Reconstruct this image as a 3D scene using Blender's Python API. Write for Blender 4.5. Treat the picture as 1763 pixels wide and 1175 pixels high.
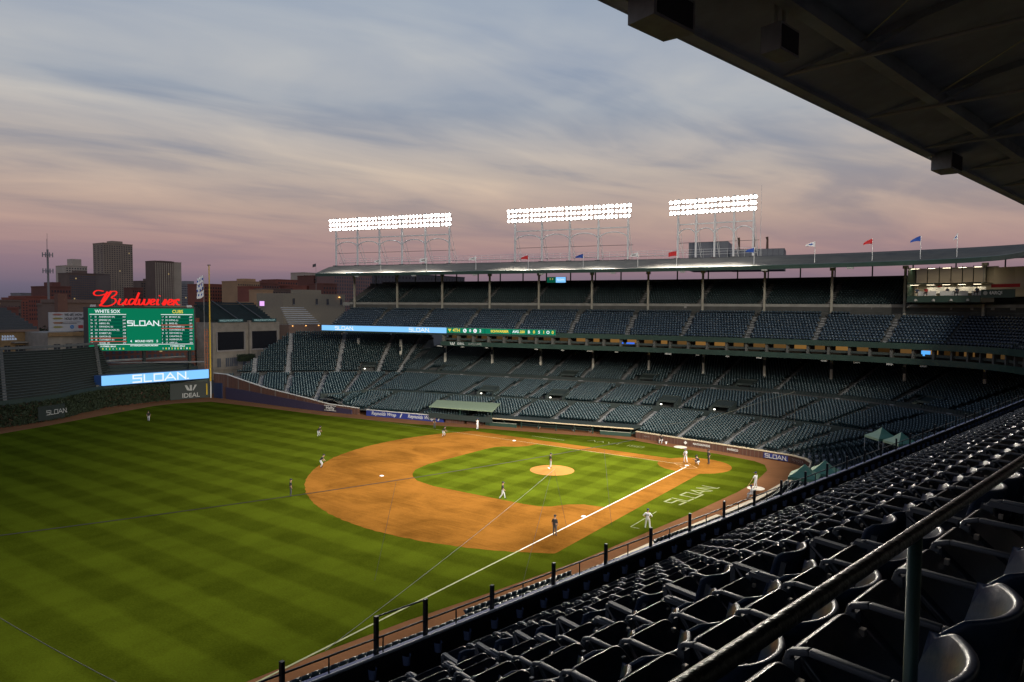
import bpy, bmesh, math, random
import numpy as np
from mathutils import Vector, Matrix
random.seed(7); rng = np.random.default_rng(7)
S = bpy.context.scene
for o in list(bpy.data.objects): bpy.data.objects.remove(o)
COL = S.collection
# ------------------------------------------------------------------ camera
CP = np.array([-31.818, 85.158, 20.190])
RT = np.array([-0.818547, -0.574398, 0.006952]); UP = np.array([0.034014, -0.036384, 0.998759]); FW = np.array([0.573432, -0.817767, -0.049320])
FPX = 1191.98
cd = bpy.data.cameras.new('camera'); cam = bpy.data.objects.new('camera', cd); COL.objects.link(cam)
cam.matrix_world = Matrix(((RT[0], UP[0], -FW[0], CP[0]), (RT[1], UP[1], -FW[1], CP[1]), (RT[2], UP[2], -FW[2], CP[2]), (0, 0, 0, 1)))
cd.sensor_width = 36; cd.lens = FPX / 1763 * 36; cd.clip_start = .05; cd.clip_end = 9000
S.camera = cam
# ------------------------------------------------------------------ sky
W = bpy.data.worlds.new('World'); S.world = W; W.use_nodes = True
nt = W.node_tree; nt.nodes.clear()
def N(t, **k):
    n = nt.nodes.new(t)
    for a, b in k.items(): setattr(n, a, b)
    return n
def LK(a, b): nt.links.new(a, b)
def M(op, a, b=None, clamp=False):
    n = N('ShaderNodeMath', operation=op, use_clamp=clamp)
    for i, v in enumerate((a, b)):
        if v is None: continue
        if isinstance(v, (int, float)): n.inputs[i].default_value = v
        else: LK(v, n.inputs[i])
    return n.outputs[0]
def ramp(fac, stops):
    r = N('ShaderNodeValToRGB'); el = r.color_ramp.elements
    while len(el) > 1: el.remove(el[0])
    el[0].position = stops[0][0]; el[0].color = (*stops[0][1], 1)
    for p, c in stops[1:]:
        e = el.new(p); e.color = (*c, 1)
    LK(fac, r.inputs[0]); return r.outputs[0]
def mixc(f, a, b):
    n = N('ShaderNodeMix', data_type='RGBA')
    if isinstance(f, (int, float)): n.inputs[0].default_value = f
    else: LK(f, n.inputs[0])
    for i, v in ((6, a), (7, b)):
        if isinstance(v, tuple): n.inputs[i].default_value = (*v, 1)
        else: LK(v, n.inputs[i])
    return n.outputs[2]
tc = N('ShaderNodeTexCoord'); sp = N('ShaderNodeSeparateXYZ'); LK(tc.outputs['Generated'], sp.inputs[0])
zc = M('MAXIMUM', sp.outputs[2], 0.0)
grad = ramp(zc, [(0, (.085, .082, .118)), (.022, (.125, .105, .150)), (.05, (.225, .150, .180)), (.085, (.300, .200, .200)),
                 (.13, (.315, .245, .230)), (.19, (.310, .285, .285)), (.27, (.245, .285, .350)), (.36, (.155, .220, .345)), (.6, (.105, .155, .27)), (1, (.085, .13, .24))])
# cloud sheet: directions projected on a high flat layer, streaks combed by the wind
den = M('ADD', zc, .10)
px_ = M('DIVIDE', sp.outputs[0], den); py_ = M('DIVIDE', sp.outputs[1], den)
ca, sa = math.cos(math.radians(-112)), math.sin(math.radians(-112))
al = M('ADD', M('MULTIPLY', px_, ca), M('MULTIPLY', py_, sa)); ac = M('ADD', M('MULTIPLY', px_, -sa), M('MULTIPLY', py_, ca))
cv = N('ShaderNodeCombineXYZ'); LK(M('MULTIPLY', al, .46), cv.inputs[0]); LK(ac, cv.inputs[1])
def noise(scale, detail, rough, dist, off=0):
    m = N('ShaderNodeMapping'); LK(cv.outputs[0], m.inputs[0]); m.inputs['Location'].default_value = (off, off * .7, off * .3)
    n = N('ShaderNodeTexNoise'); LK(m.outputs[0], n.inputs['Vector'])
    n.inputs['Scale'].default_value = scale; n.inputs['Detail'].default_value = detail; n.inputs['Roughness'].default_value = rough; n.inputs['Distortion'].default_value = dist
    return n.outputs['Fac']
c1 = noise(.9, 5, .50, .6, 3.1); c2 = noise(2.1, 5, .52, .9, 9.4); c3 = noise(.42, 3, .5, .4, 21.0)
dens = M('ADD', M('ADD', M('MULTIPLY', c1, .55), M('MULTIPLY', c2, .26)), M('MULTIPLY', c3, .35))
hi = ramp(dens, [(.52, (0, 0, 0)), (.72, (1, 1, 1))]); lo = ramp(dens, [(.42, (1, 1, 1)), (.59, (0, 0, 0))])
fade = ramp(zc, [(.02, (0, 0, 0)), (.09, (.5, .5, .5)), (.16, (1, 1, 1))])
warm = ramp(zc, [(.05, (.42, .24, .21)), (.12, (.52, .36, .275)), (.18, (.53, .43, .345)), (.26, (.47, .455, .43)), (.40, (.31, .355, .415)), (1, (.2, .25, .33))])
cool = ramp(zc, [(.05, (.17, .13, .17)), (.13, (.225, .195, .210)), (.22, (.180, .215, .285)), (.40, (.105, .170, .290)), (1, (.07, .11, .2))])
k1 = mixc(M('MULTIPLY', M('MULTIPLY', hi, fade), .95), grad, warm)
k2 = mixc(M('MULTIPLY', M('MULTIPLY', lo, fade), .85), k1, cool)
bg = N('ShaderNodeBackground'); LK(k2, bg.inputs[0]); bg.inputs[1].default_value = 1.22
wo = N('ShaderNodeOutputWorld'); LK(bg.outputs[0], wo.inputs[0])
# ------------------------------------------------------------------ exposure
S.view_settings.view_transform = 'Standard'; S.view_settings.look = 'None'; S.view_settings.exposure = 0; S.view_settings.gamma = 1
S.view_settings.use_curve_mapping = False
S.render.engine = 'CYCLES'
S.cycles.max_bounces = 5; S.cycles.diffuse_bounces = 2; S.cycles.glossy_bounces = 2; S.cycles.transparent_max_bounces = 12
S.cycles.sample_clamp_indirect = 3; S.cycles.use_light_tree = True
# the field is lit by the stadium's own lamp banks, built further down on the roofs

# ------------------------------------------------------------------ helpers
def ray(u, v): return FW + RT * (u - 881.5) / FPX + UP * (587.5 - v) / FPX
def at(u, v, t): return CP + ray(u, v) * t                        # a point t metres in front of the camera plane
def ground(u, v, z=0.):
    d = ray(u, v); return CP + d * ((z - CP[2]) / d[2])
MATS = {}
def mat(name, col, rough=.6, metal=0., var=0., scale=3., bump=0., bscale=20., spec=.5, emit=None, es=0., coat=0.):
    if name in MATS: return MATS[name]
    m = bpy.data.materials.new(name); m.use_nodes = True; t = m.node_tree; b = t.nodes['Principled BSDF']
    b.inputs['Base Color'].default_value = (*col, 1); b.inputs['Roughness'].default_value = rough; b.inputs['Metallic'].default_value = metal
    b.inputs['Specular IOR Level'].default_value = spec; b.inputs['Coat Weight'].default_value = coat
    if emit: b.inputs['Emission Color'].default_value = (*emit, 1); b.inputs['Emission Strength'].default_value = es
    if var or bump: co = t.nodes.new('ShaderNodeTexCoord')
    if var:
        n = t.nodes.new('ShaderNodeTexNoise'); n.inputs['Scale'].default_value = scale; n.inputs['Detail'].default_value = 5; n.inputs['Roughness'].default_value = .65
        t.links.new(co.outputs['Object'], n.inputs['Vector'])
        r = t.nodes.new('ShaderNodeMapRange'); r.inputs[1].default_value = .3; r.inputs[2].default_value = .7
        r.inputs[3].default_value = 1 - var; r.inputs[4].default_value = 1 + var; t.links.new(n.outputs['Fac'], r.inputs[0])
        x = t.nodes.new('ShaderNodeVectorMath'); x.operation = 'SCALE'; x.inputs[0].default_value = col
        t.links.new(r.outputs[0], x.inputs['Scale']); t.links.new(x.outputs[0], b.inputs['Base Color'])
    if bump:
        n = t.nodes.new('ShaderNodeTexNoise'); n.inputs['Scale'].default_value = bscale; n.inputs['Detail'].default_value = 4
        t.links.new(co.outputs['Object'], n.inputs['Vector'])
        q = t.nodes.new('ShaderNodeBump'); q.inputs['Strength'].default_value = bump; q.inputs['Distance'].default_value = .02
        t.links.new(n.outputs['Fac'], q.inputs['Height']); t.links.new(q.outputs[0], b.inputs['Normal'])
    MATS[name] = m; return m
def glow(name, col, s):
    if name in MATS: return MATS[name]
    m = bpy.data.materials.new(name); m.use_nodes = True; t = m.node_tree; t.nodes.clear()
    e = t.nodes.new('ShaderNodeEmission'); e.inputs[0].default_value = (*col, 1); e.inputs[1].default_value = s
    o = t.nodes.new('ShaderNodeOutputMaterial'); t.links.new(e.outputs[0], o.inputs[0]); MATS[name] = m; return m
def link(o, parent=None):
    COL.objects.link(o)
    if parent is not None: o.parent = parent
    return o
def tag(o, label=None, cat=None, group=None, kind=None):
    if label: o['label'] = label
    if cat: o['category'] = cat
    if group: o['group'] = group
    if kind: o['kind'] = kind
    return o
def empty(name, loc=(0, 0, 0), rz=0., label=None, cat=None, group=None):
    o = bpy.data.objects.new(name, None); o.empty_display_size = .2; COL.objects.link(o); o.location = loc; o.rotation_euler = (0, 0, rz)
    return tag(o, label, cat, group)
def npmesh(name, V, F, mats, mi=None, smooth=False):
    V = np.asarray(V, dtype=np.float32).reshape(-1, 3); F = np.asarray(F, dtype=np.int32); k = F.shape[1]
    me = bpy.data.meshes.new(name); me.vertices.add(len(V)); me.vertices.foreach_set('co', V.ravel())
    me.loops.add(F.size); me.loops.foreach_set('vertex_index', F.ravel())
    me.polygons.add(len(F)); me.polygons.foreach_set('loop_start', np.arange(0, F.size, k, dtype=np.int32))
    if mi is not None: me.polygons.foreach_set('material_index', np.asarray(mi, dtype=np.int32))
    if smooth: me.polygons.foreach_set('use_smooth', np.ones(len(F), dtype=bool))
    me.update(calc_edges=True)
    for m in (mats if isinstance(mats, (list, tuple)) else [mats]): me.materials.append(m)
    return me
class MB:
    def __init__(s): s.v = []; s.f = []; s.m = []
    def add(s, vs, fs, mi=0):
        n = len(s.v); s.v += [tuple(map(float, p)) for p in vs]; s.f += [tuple(i + n for i in f) for f in fs]; s.m += [mi] * len(fs); return s
    def quad(s, a, b, c, d, mi=0): return s.add([a, b, c, d], [(0, 1, 2, 3)], mi)
    def hexa(s, p, mi=0):          # p: 4 bottom + 4 top
        return s.add(p, [(3, 2, 1, 0), (4, 5, 6, 7), (0, 1, 5, 4), (1, 2, 6, 5), (2, 3, 7, 6), (3, 0, 4, 7)], mi)
    def box(s, c, d, rz=0., mi=0):
        x, y, z = d[0] / 2, d[1] / 2, d[2] / 2; ca, sa = math.cos(rz), math.sin(rz)
        P = [(-x, -y, -z), (x, -y, -z), (x, y, -z), (-x, y, -z), (-x, -y, z), (x, -y, z), (x, y, z), (-x, y, z)]
        return s.hexa([(c[0] + ca * a - sa * b, c[1] + sa * a + ca * b, c[2] + e) for a, b, e in P], mi)
    def beam(s, a, b, w, h, mi=0, up=(0, 0, 1)):
        a = np.array(a, float); b = np.array(b, float); d = b - a; d /= np.linalg.norm(d); u = np.array(up, float)
        if abs(d @ u) > .98: u = np.array([1., 0, 0])
        r = np.cross(d, u); r /= np.linalg.norm(r); u = np.cross(r, d); r = r * w / 2; u = u * h / 2
        return s.hexa([a - r - u, a + r - u, b + r - u, b - r - u, a - r + u, a + r + u, b + r + u, b - r + u], mi)
    def tube(s, pts, r, n=8, mi=0, cap=True):
        pts = [np.array(p, float) for p in pts]; rr = r if isinstance(r, (list, tuple)) else [r] * len(pts); base = len(s.v); pu = None
        for i, p in enumerate(pts):
            d = pts[min(i + 1, len(pts) - 1)] - pts[max(i - 1, 0)]; d = d / np.linalg.norm(d)
            u = np.array([0, 0, 1.]) if abs(d[2]) < .95 else np.array([1., 0, 0])
            if pu is not None: u = pu
            x = np.cross(d, u); x /= np.linalg.norm(x); y = np.cross(x, d); pu = y
            s.v += [tuple(p + rr[i] * (math.cos(t) * x + math.sin(t) * y)) for t in [2 * math.pi * k / n for k in range(n)]]
        for i in range(len(pts) - 1):
            for k in range(n):
                a = base + i * n + k; b = base + i * n + (k + 1) % n; s.f.append((a, b, b + n, a + n)); s.m.append(mi)
        if cap:
            s.f.append(tuple(base + k for k in range(n))[::-1]); s.m.append(mi)
            s.f.append(tuple(base + (len(pts) - 1) * n + k for k in range(n))); s.m.append(mi)
        return s
    def prism(s, poly, z0, z1, mi=0):
        n = len(poly)
        return s.add([(x, y, z0) for x, y in poly] + [(x, y, z1) for x, y in poly],
                     [tuple(range(n))[::-1], tuple(range(n, 2 * n))] + [(i, (i + 1) % n, n + (i + 1) % n, n + i) for i in range(n)], mi)
    def mesh(s, name, mats, smooth=False):
        me = bpy.data.meshes.new(name); me.from_pydata(s.v, [], s.f)
        for m in (mats if isinstance(mats, (list, tuple)) else [mats]): me.materials.append(m)
        me.polygons.foreach_set('material_index', np.array(s.m, dtype=np.int32))
        if smooth: me.polygons.foreach_set('use_smooth', np.ones(len(s.f), dtype=bool))
        me.update(); return me
    def build(s, name, mats, parent=None, smooth=False, loc=None):
        o = bpy.data.objects.new(name, s.mesh(name, mats, smooth)); link(o, parent)
        if loc is not None: o.location = loc
        return o
def inst(name, me, parent=None, loc=(0, 0, 0), rz=0.):
    o = bpy.data.objects.new(name, me); link(o, parent); o.location = loc; o.rotation_euler = (0, 0, rz); return o
def text_mesh(name, txt, size, m, ext=.0, align='CENTER', bold=0., sx=1.):
    c = bpy.data.curves.new(name, 'FONT'); c.body = txt; c.size = size; c.align_x = align; c.align_y = 'CENTER'; c.extrude = ext; c.offset = bold; c.resolution_u = 3
    o = bpy.data.objects.new(name, c)
    me = bpy.data.meshes.new_from_object(o); bpy.data.objects.remove(o); bpy.data.curves.remove(c)
    if sx != 1.:
        for v in me.vertices: v.co.x *= sx
    me.materials.clear(); me.materials.append(m); me.name = name; return me
def face_frame(p, right, up=(0, 0, 1)):      # matrix: local x along right, local y up, local z towards the reader
    r = Vector(right).normalized(); u = Vector(up); n = r.cross(u).normalized(); u = n.cross(r)
    m = Matrix.Identity(4)
    for i in range(3): m[i][0] = r[i]; m[i][1] = u[i]; m[i][2] = n[i]; m[i][3] = p[i]
    return m
def put(me, name, parent, p, right, up=(0, 0, 1)):
    o = bpy.data.objects.new(name, me); link(o, parent); mw = face_frame(p, right, up)
    if parent is not None: mw = parent.matrix_basis.inverted() @ mw
    o.matrix_local = mw; return o
def stroke(polys, w, m, name, h=.02, sx=1., shear=0.):     # lettering made of thick pen strokes in the local xy plane
    b = MB()
    for pl in polys:
        pl = [np.array([p[0] * sx + p[1] * shear, p[1]]) for p in pl]
        for i in range(len(pl) - 1):
            a, c = pl[i], pl[i + 1]; d = c - a; L = np.linalg.norm(d); d = d / L; n = np.array([-d[1], d[0]]) * w / 2; a = a - d * w / 2; c = c + d * w / 2
            z = h + .0007 * (i % 5)
            b.add([(*(a - n), z), (*(c - n), z), (*(c + n), z), (*(a + n), z)], [(0, 1, 2, 3)])
    return b.mesh(name, m)
# five squared letters, unit height, as on the boards and the grass
SL = [[(.8, 1), (0, 1), (0, .55), (.8, .55), (.8, 0), (0, 0)], [(1.1, 1), (1.1, 0), (1.8, 0)], [(2.1, 0), (2.1, 1), (3.0, 1), (3.0, 0), (2.1, 0)],
      [(3.2, 0), (3.75, 1), (4.3, 0)], [(3.45, .32), (4.05, .32)], [(4.55, 0), (4.55, 1), (5.4, 0), (5.4, 1)], [(5.62, 0), (5.66, 0)]]
def sloan(m, h, name='lettering', w=.17, sx=1., off=.02):
    return stroke([[((x - 2.75) * h, (y - .5) * h) for x, y in p] for p in SL], w * h, m, name, off, sx)
# ------------------------------------------------------------------ figures: one skinned body per pose (made first, while the scene is still small)
skinm = mat('skin', (.30, .17, .11), .6)
BASE = dict(pel=(0, 0, .97), wai=(0, 0, 1.12), che=(0, .02, 1.36), nk0=(0, 0, 1.50), nk1=(0, .015, 1.57), hd0=(0, .03, 1.64), hd1=(0, .03, 1.74), hd2=(0, .02, 1.82), nose=(0, .135, 1.69),
            sl=(-.19, 0, 1.45), el=(-.27, -.04, 1.19), wl=(-.26, .08, .97), fl=(-.25, .12, .87), sr=(.19, 0, 1.45), er=(.27, -.04, 1.19), wr=(.26, .08, .97), fr=(.25, .12, .87),
            hl=(-.10, 0, .92), kl=(-.12, .03, .50), al=(-.13, -.03, .10), tl=(-.15, .15, .045), hr=(.10, 0, .92), kr=(.12, .03, .50), ar=(.13, -.03, .10), tr=(.15, .15, .045))
EDG = [('pel', 'wai', 1), ('wai', 'che', 1), ('che', 'nk0', 1), ('nk0', 'nk1', 0), ('nk1', 'hd0', 0), ('hd0', 'hd1', 0), ('hd1', 'hd2', 4), ('hd0', 'nose', 0), ('che', 'sl', 1), ('sl', 'el', 1), ('el', 'wl', 0), ('wl', 'fl', 0), ('che', 'sr', 1), ('sr', 'er', 1), ('er', 'wr', 0), ('wr', 'fr', 0),
       ('pel', 'hl', 2), ('hl', 'kl', 2), ('kl', 'al', 2), ('al', 'tl', 3), ('pel', 'hr', 2), ('hr', 'kr', 2), ('kr', 'ar', 2), ('ar', 'tr', 3)]
RAD = dict(pel=.155, wai=.145, che=.17, nk0=.085, nk1=.06, hd0=.085, hd1=.105, hd2=.06, nose=.022, sl=.085, el=.055, wl=.04, fl=.045, sr=.085, er=.055, wr=.04, fr=.045, hl=.105, kl=.075, al=.055, tl=.045, hr=.105, kr=.075, ar=.055, tr=.045)
def body(name, **ov):
    J = dict(BASE); J.update(ov); ks = list(J); ix = {k: i for i, k in enumerate(ks)}
    me = bpy.data.meshes.new('sk'); me.from_pydata([J[k] for k in ks], [(ix[a], ix[b]) for a, b, _ in EDG], []); o = bpy.data.objects.new('sk', me); COL.objects.link(o)
    o.modifiers.new('Skin', 'SKIN'); o.modifiers.new('Sub', 'SUBSURF').levels = 1; o.modifiers['Sub'].render_levels = 1
    for k in ks: me.skin_vertices[0].data[ix[k]].radius = (RAD[k],) * 2
    me.skin_vertices[0].data[ix['pel']].use_root = True
    dg = bpy.context.evaluated_depsgraph_get(); dg.update(); r = bpy.data.meshes.new_from_object(o.evaluated_get(dg)); bpy.data.objects.remove(o)
    seg = [(np.array(J[a]), np.array(J[b]), m) for a, b, m in EDG]; mi = []
    for p in r.polygons:
        c = np.array(p.center); bd = None
        for a, b_, m in seg:
            d = b_ - a; t = np.clip((c - a) @ d / (d @ d + 1e-9), 0, 1); q = np.linalg.norm(c - a - d * t)
            if bd is None or q < bd[0]: bd = (q, m)
        mi.append(bd[1])
    r.name = name; r.materials.clear(); r.polygons.foreach_set('material_index', np.array(mi, np.int32)); r.polygons.foreach_set('use_smooth', np.ones(len(mi), bool)); r['head'] = list(J['hd1']); r['hands'] = list(J['fl']) + list(J['fr']); return r
POSE = {}
POSE['stand'] = body('person')
POSE['ready'] = body('person', pel=(0, -.16, .86), wai=(0, -.06, 1.0), che=(0, .10, 1.20), nk0=(0, .2, 1.31), nk1=(0, .235, 1.37), hd0=(0, .27, 1.43), hd1=(0, .29, 1.53), hd2=(0, .29, 1.61), nose=(0, .39, 1.47), sl=(-.19, .15, 1.28), el=(-.27, .17, 1.03), wl=(-.18, .33, .86), fl=(-.15, .40, .80), sr=(.19, .15, 1.28), er=(.27, .17, 1.03), wr=(.18, .33, .86), fr=(.15, .40, .80), hl=(-.12, -.14, .82), kl=(-.24, .10, .46), al=(-.27, -.05, .10), tl=(-.3, .13, .045), hr=(.12, -.14, .82), kr=(.24, .10, .46), ar=(.27, -.05, .10), tr=(.3, .13, .045))
POSE['walk'] = body('person', hl=(-.09, 0, .92), kl=(-.10, .17, .52), al=(-.10, .24, .12), tl=(-.11, .42, .06), hr=(.09, 0, .92), kr=(.10, -.05, .50), ar=(.11, -.34, .14), tr=(.12, -.2, .045), wl=(-.25, -.02, .97), fl=(-.24, -.02, .88), wr=(.24, .24, 1.02), fr=(.22, .32, .97), er=(.27, .05, 1.19), el=(-.27, -.1, 1.2))
POSE['akimbo'] = body('person', el=(-.42, -.08, 1.22), wl=(-.2, .06, 1.06), fl=(-.14, .1, 1.03), er=(.42, -.08, 1.22), wr=(.2, .06, 1.06), fr=(.14, .1, 1.03), hl=(-.12, 0, .92), kl=(-.17, .03, .5), al=(-.21, -.03, .1), tl=(-.24, .15, .045), hr=(.12, 0, .92), kr=(.17, .03, .5), ar=(.21, -.03, .1), tr=(.24, .15, .045))
POSE['salute'] = body('person', er=(.42, .05, 1.42), wr=(.2, .15, 1.66), fr=(.11, .17, 1.72))
POSE['squat'] = body('person', pel=(0, -.18, .42), wai=(0, -.12, .57), che=(0, .02, .80), nk0=(0, .08, .93), nk1=(0, .105, .99), hd0=(0, .13, 1.05), hd1=(0, .14, 1.15), hd2=(0, .13, 1.23), nose=(0, .25, 1.09), sl=(-.19, .06, .88), el=(-.30, .24, .72), wl=(-.12, .46, .72), fl=(-.08, .55, .74), sr=(.19, .06, .88), er=(.30, .12, .66), wr=(.26, -.05, .5), fr=(.24, -.1, .44), hl=(-.12, -.14, .40), kl=(-.34, .22, .46), al=(-.30, -.02, .10), tl=(-.36, .16, .045), hr=(.12, -.14, .40), kr=(.34, .22, .46), ar=(.30, -.02, .10), tr=(.36, .16, .045))
POSE['bat'] = body('person', sl=(-.19, .03, 1.45), el=(-.30, .16, 1.2), wl=(-.36, .22, 1.0), fl=(-.40, .26, .93), er=(.27, .06, 1.2), wr=(.2, .22, 1.05), fr=(.16, .28, 1.0), hl=(-.11, 0, .92), kl=(-.2, .05, .5), al=(-.25, -.03, .1), tl=(-.3, .14, .045), hr=(.11, 0, .92), kr=(.18, .05, .5), ar=(.22, -.03, .1), tr=(.26, .14, .045))
POSE['sit'] = body('person', pel=(0, 0, .55), wai=(0, .02, .70), che=(0, .10, .94), nk0=(0, .13, 1.08), nk1=(0, .15, 1.14), hd0=(0, .17, 1.21), hd1=(0, .18, 1.31), hd2=(0, .17, 1.39), nose=(0, .29, 1.25), sl=(-.19, .09, 1.02), el=(-.28, .16, .78), wl=(-.18, .40, .66), fl=(-.14, .47, .62), sr=(.19, .09, 1.02), er=(.28, .16, .78), wr=(.18, .40, .66), fr=(.14, .47, .62), hl=(-.12, .04, .53), kl=(-.2, .46, .56), al=(-.2, .44, .10), tl=(-.24, .62, .045), hr=(.12, .04, .53), kr=(.2, .46, .56), ar=(.2, .44, .10), tr=(.24, .62, .045))
b = MB(); n = 12
for r_, z_ in ((.118, -.01), (.118, .05), (.095, .10), (.04, .13)): b.v += [(r_ * math.cos(2 * math.pi * k / n), r_ * 1.1 * math.sin(2 * math.pi * k / n), z_) for k in range(n)]
for i in range(3): b.f += [(i * n + k, i * n + (k + 1) % n, (i + 1) * n + (k + 1) % n, (i + 1) * n + k) for k in range(n)]
b.f.append(tuple(range(3 * n, 4 * n))); b.m = [0] * len(b.f); b.hexa([(-.08, .08, .0), (.08, .08, .0), (.06, .23, -.02), (-.06, .23, -.02), (-.08, .08, .02), (.08, .08, .02), (.06, .23, 0), (-.06, .23, 0)])
CAPV = (b.v, b.f, b.m)
def cloth(nm, c): return mat('cloth_' + nm, c, .85)
KIT = {'road': [skinm, cloth('black', (.012, .012, .014)), cloth('grey', (.36, .37, .38)), cloth('black', (.012, .012, .014)), cloth('black', (.012, .012, .014))],
       'home': [skinm, cloth('white', (.62, .62, .63)), cloth('white', (.62, .62, .63)), cloth('navyshoe', (.02, .025, .06)), cloth('navyhat', (.015, .02, .07))],
       'ump': [skinm, cloth('black', (.012, .012, .014)), cloth('char', (.045, .046, .05)), cloth('black', (.012, .012, .014)), cloth('black', (.012, .012, .014))],
       'press': [skinm, cloth('shirt', (.05, .07, .12)), cloth('char', (.045, .046, .05)), cloth('black', (.012, .012, .014)), cloth('hair', (.02, .015, .01))],
       'red': [skinm, cloth('redshirt', (.40, .03, .03)), cloth('char', (.045, .046, .05)), cloth('black', (.012, .012, .014)), cloth('hair', (.02, .015, .01))]}
def person(pose, loc, yaw, kit, label, group=None, glove=None, bat=None, number=None, mask=False, capped=True):
    me = POSE[pose].copy()
    for m in KIT[kit]: me.materials.append(m)
    o = bpy.data.objects.new('person', me); COL.objects.link(o); o.location = loc; o.rotation_euler = (0, 0, yaw - math.pi / 2); tag(o, label, 'person', group)
    h = POSE[pose]['head']; hands = POSE[pose]['hands']; b = MB(); b.v, b.f, b.m = list(CAPV[0]), list(CAPV[1]), list(CAPV[2])
    if capped: b.build('cap', KIT[kit][4], o, loc=(h[0], h[1], h[2] + .02), smooth=False)
    if mask: q = MB(); q.box((0, .12, 0), (.2, .04, .22)); q.build('mask', KIT['ump'][1], o, loc=(h[0], h[1], h[2] - .02)); q = MB(); q.prism([(-.2, .0), (.2, .0), (.17, .12), (-.17, .12)], 0, .5); q.build('chest_protector', cloth('gearblk', (.03, .03, .035)), o, loc=(0, h[1] - .02, h[2] - .72))
    if glove:
        p = hands[0:3] if glove < 0 else hands[3:6]; q = MB(); q.prism([(-.1, -.03), (.0, -.09), (.1, -.03), (.11, .08), (0, .13), (-.11, .08)], -.05, .05); q.build('glove', cloth('leather', (.12, .055, .02)), o, loc=p)
    if bat: q = MB(); p = np.array(hands[0:3] if bat[0] < 0 else hands[3:6]); d = np.array(bat[1:4], float); d /= np.linalg.norm(d); q.tube([p - d * .06, p + d * .35, p + d * .6, p + d * .85], [.016, .016, .032, .035], 8); q.build('bat', cloth('batwood', (.42, .25, .10)), o, smooth=True)
    if number: q = text_mesh('number', number, .26, cloth('navyshoe', (.02, .025, .06)), bold=.012); w = bpy.data.objects.new('number', q); link(w, o); w.matrix_local = face_frame((0, -.185, 1.33), (1, 0, 0))
    return o
# ------------------------------------------------------------------ ground and playing field
def sheet(name, poly, z, m, label=None):
    b = MB(); b.add([(x, y, z) for x, y in poly], [tuple(range(len(poly)))]); o = b.build(name, m); return tag(o, label, kind='structure')
def grass_mat(name, c, w, ax, ay, ph=0.):
    m = bpy.data.materials.new(name); m.use_nodes = True; t = m.node_tree; b = t.nodes['Principled BSDF']; L = t.links.new
    b.inputs['Roughness'].default_value = .85; b.inputs['Specular IOR Level'].default_value = .0
    g = t.nodes.new('ShaderNodeTexCoord'); wv = t.nodes.new('ShaderNodeTexNoise'); wv.inputs['Scale'].default_value = .22; wv.inputs['Detail'].default_value = 2
    L(g.outputs['Object'], wv.inputs['Vector'])
    ad = t.nodes.new('ShaderNodeVectorMath'); ad.operation = 'MULTIPLY_ADD'; ad.inputs[1].default_value = (.7, .7, 0); L(wv.outputs['Color'], ad.inputs[0]); L(g.outputs['Object'], ad.inputs[2])
    s = t.nodes.new('ShaderNodeSeparateXYZ'); L(ad.outputs[0], s.inputs[0])
    def mm(op, a, bb):
        n = t.nodes.new('ShaderNodeMath'); n.operation = op
        for i, v in enumerate((a, bb)):
            if isinstance(v, (int, float)): n.inputs[i].default_value = v
            else: L(v, n.inputs[i])
        return n.outputs[0]
    def stripe(o, k):       # soft square wave of mowing passes
        q = mm('SINE', mm('MULTIPLY', mm('ADD', o, ph), math.pi / w), 0.); n = t.nodes.new('ShaderNodeMapRange'); n.interpolation_type = 'SMOOTHSTEP'
        n.inputs[1].default_value = -.45; n.inputs[2].default_value = .45; n.inputs[3].default_value = -k; n.inputs[4].default_value = k; L(q, n.inputs[0]); return n.outputs[0]
    bl = t.nodes.new('ShaderNodeTexNoise'); bl.inputs['Scale'].default_value = .28; bl.inputs['Detail'].default_value = 6; bl.inputs['Roughness'].default_value = .7; L(g.outputs['Object'], bl.inputs['Vector'])
    fi = t.nodes.new('ShaderNodeTexNoise'); fi.inputs['Scale'].default_value = 7.; fi.inputs['Detail'].default_value = 4; fi.inputs['Roughness'].default_value = .8; L(g.outputs['Object'], fi.inputs['Vector'])
    v = mm('ADD', mm('ADD', stripe(s.outputs[1], ax), stripe(s.outputs[0], ay)), mm('MULTIPLY', mm('SUBTRACT', bl.outputs['Fac'], .5), .85))
    v = mm('ADD', v, mm('MULTIPLY', mm('SUBTRACT', fi.outputs['Fac'], .5), 1.1))
    v = mm('MAXIMUM', mm('ADD', v, 1.), .25)
    sc = t.nodes.new('ShaderNodeVectorMath'); sc.operation = 'SCALE'; sc.inputs[0].default_value = c; L(v, sc.inputs['Scale']); L(sc.outputs[0], b.inputs['Base Color'])
    bp = t.nodes.new('ShaderNodeBump'); bp.inputs['Strength'].default_value = .5; bp.inputs['Distance'].default_value = .03; L(fi.outputs['Fac'], bp.inputs['Height']); L(bp.outputs[0], b.inputs['Normal'])
    return m
GR = grass_mat('turf_mown', (.047, .062, .0042), 2.45, .155, .055); GI = grass_mat('turf_infield', (.053, .071, .0048), 2.3, .12, .14, .8)
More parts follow.
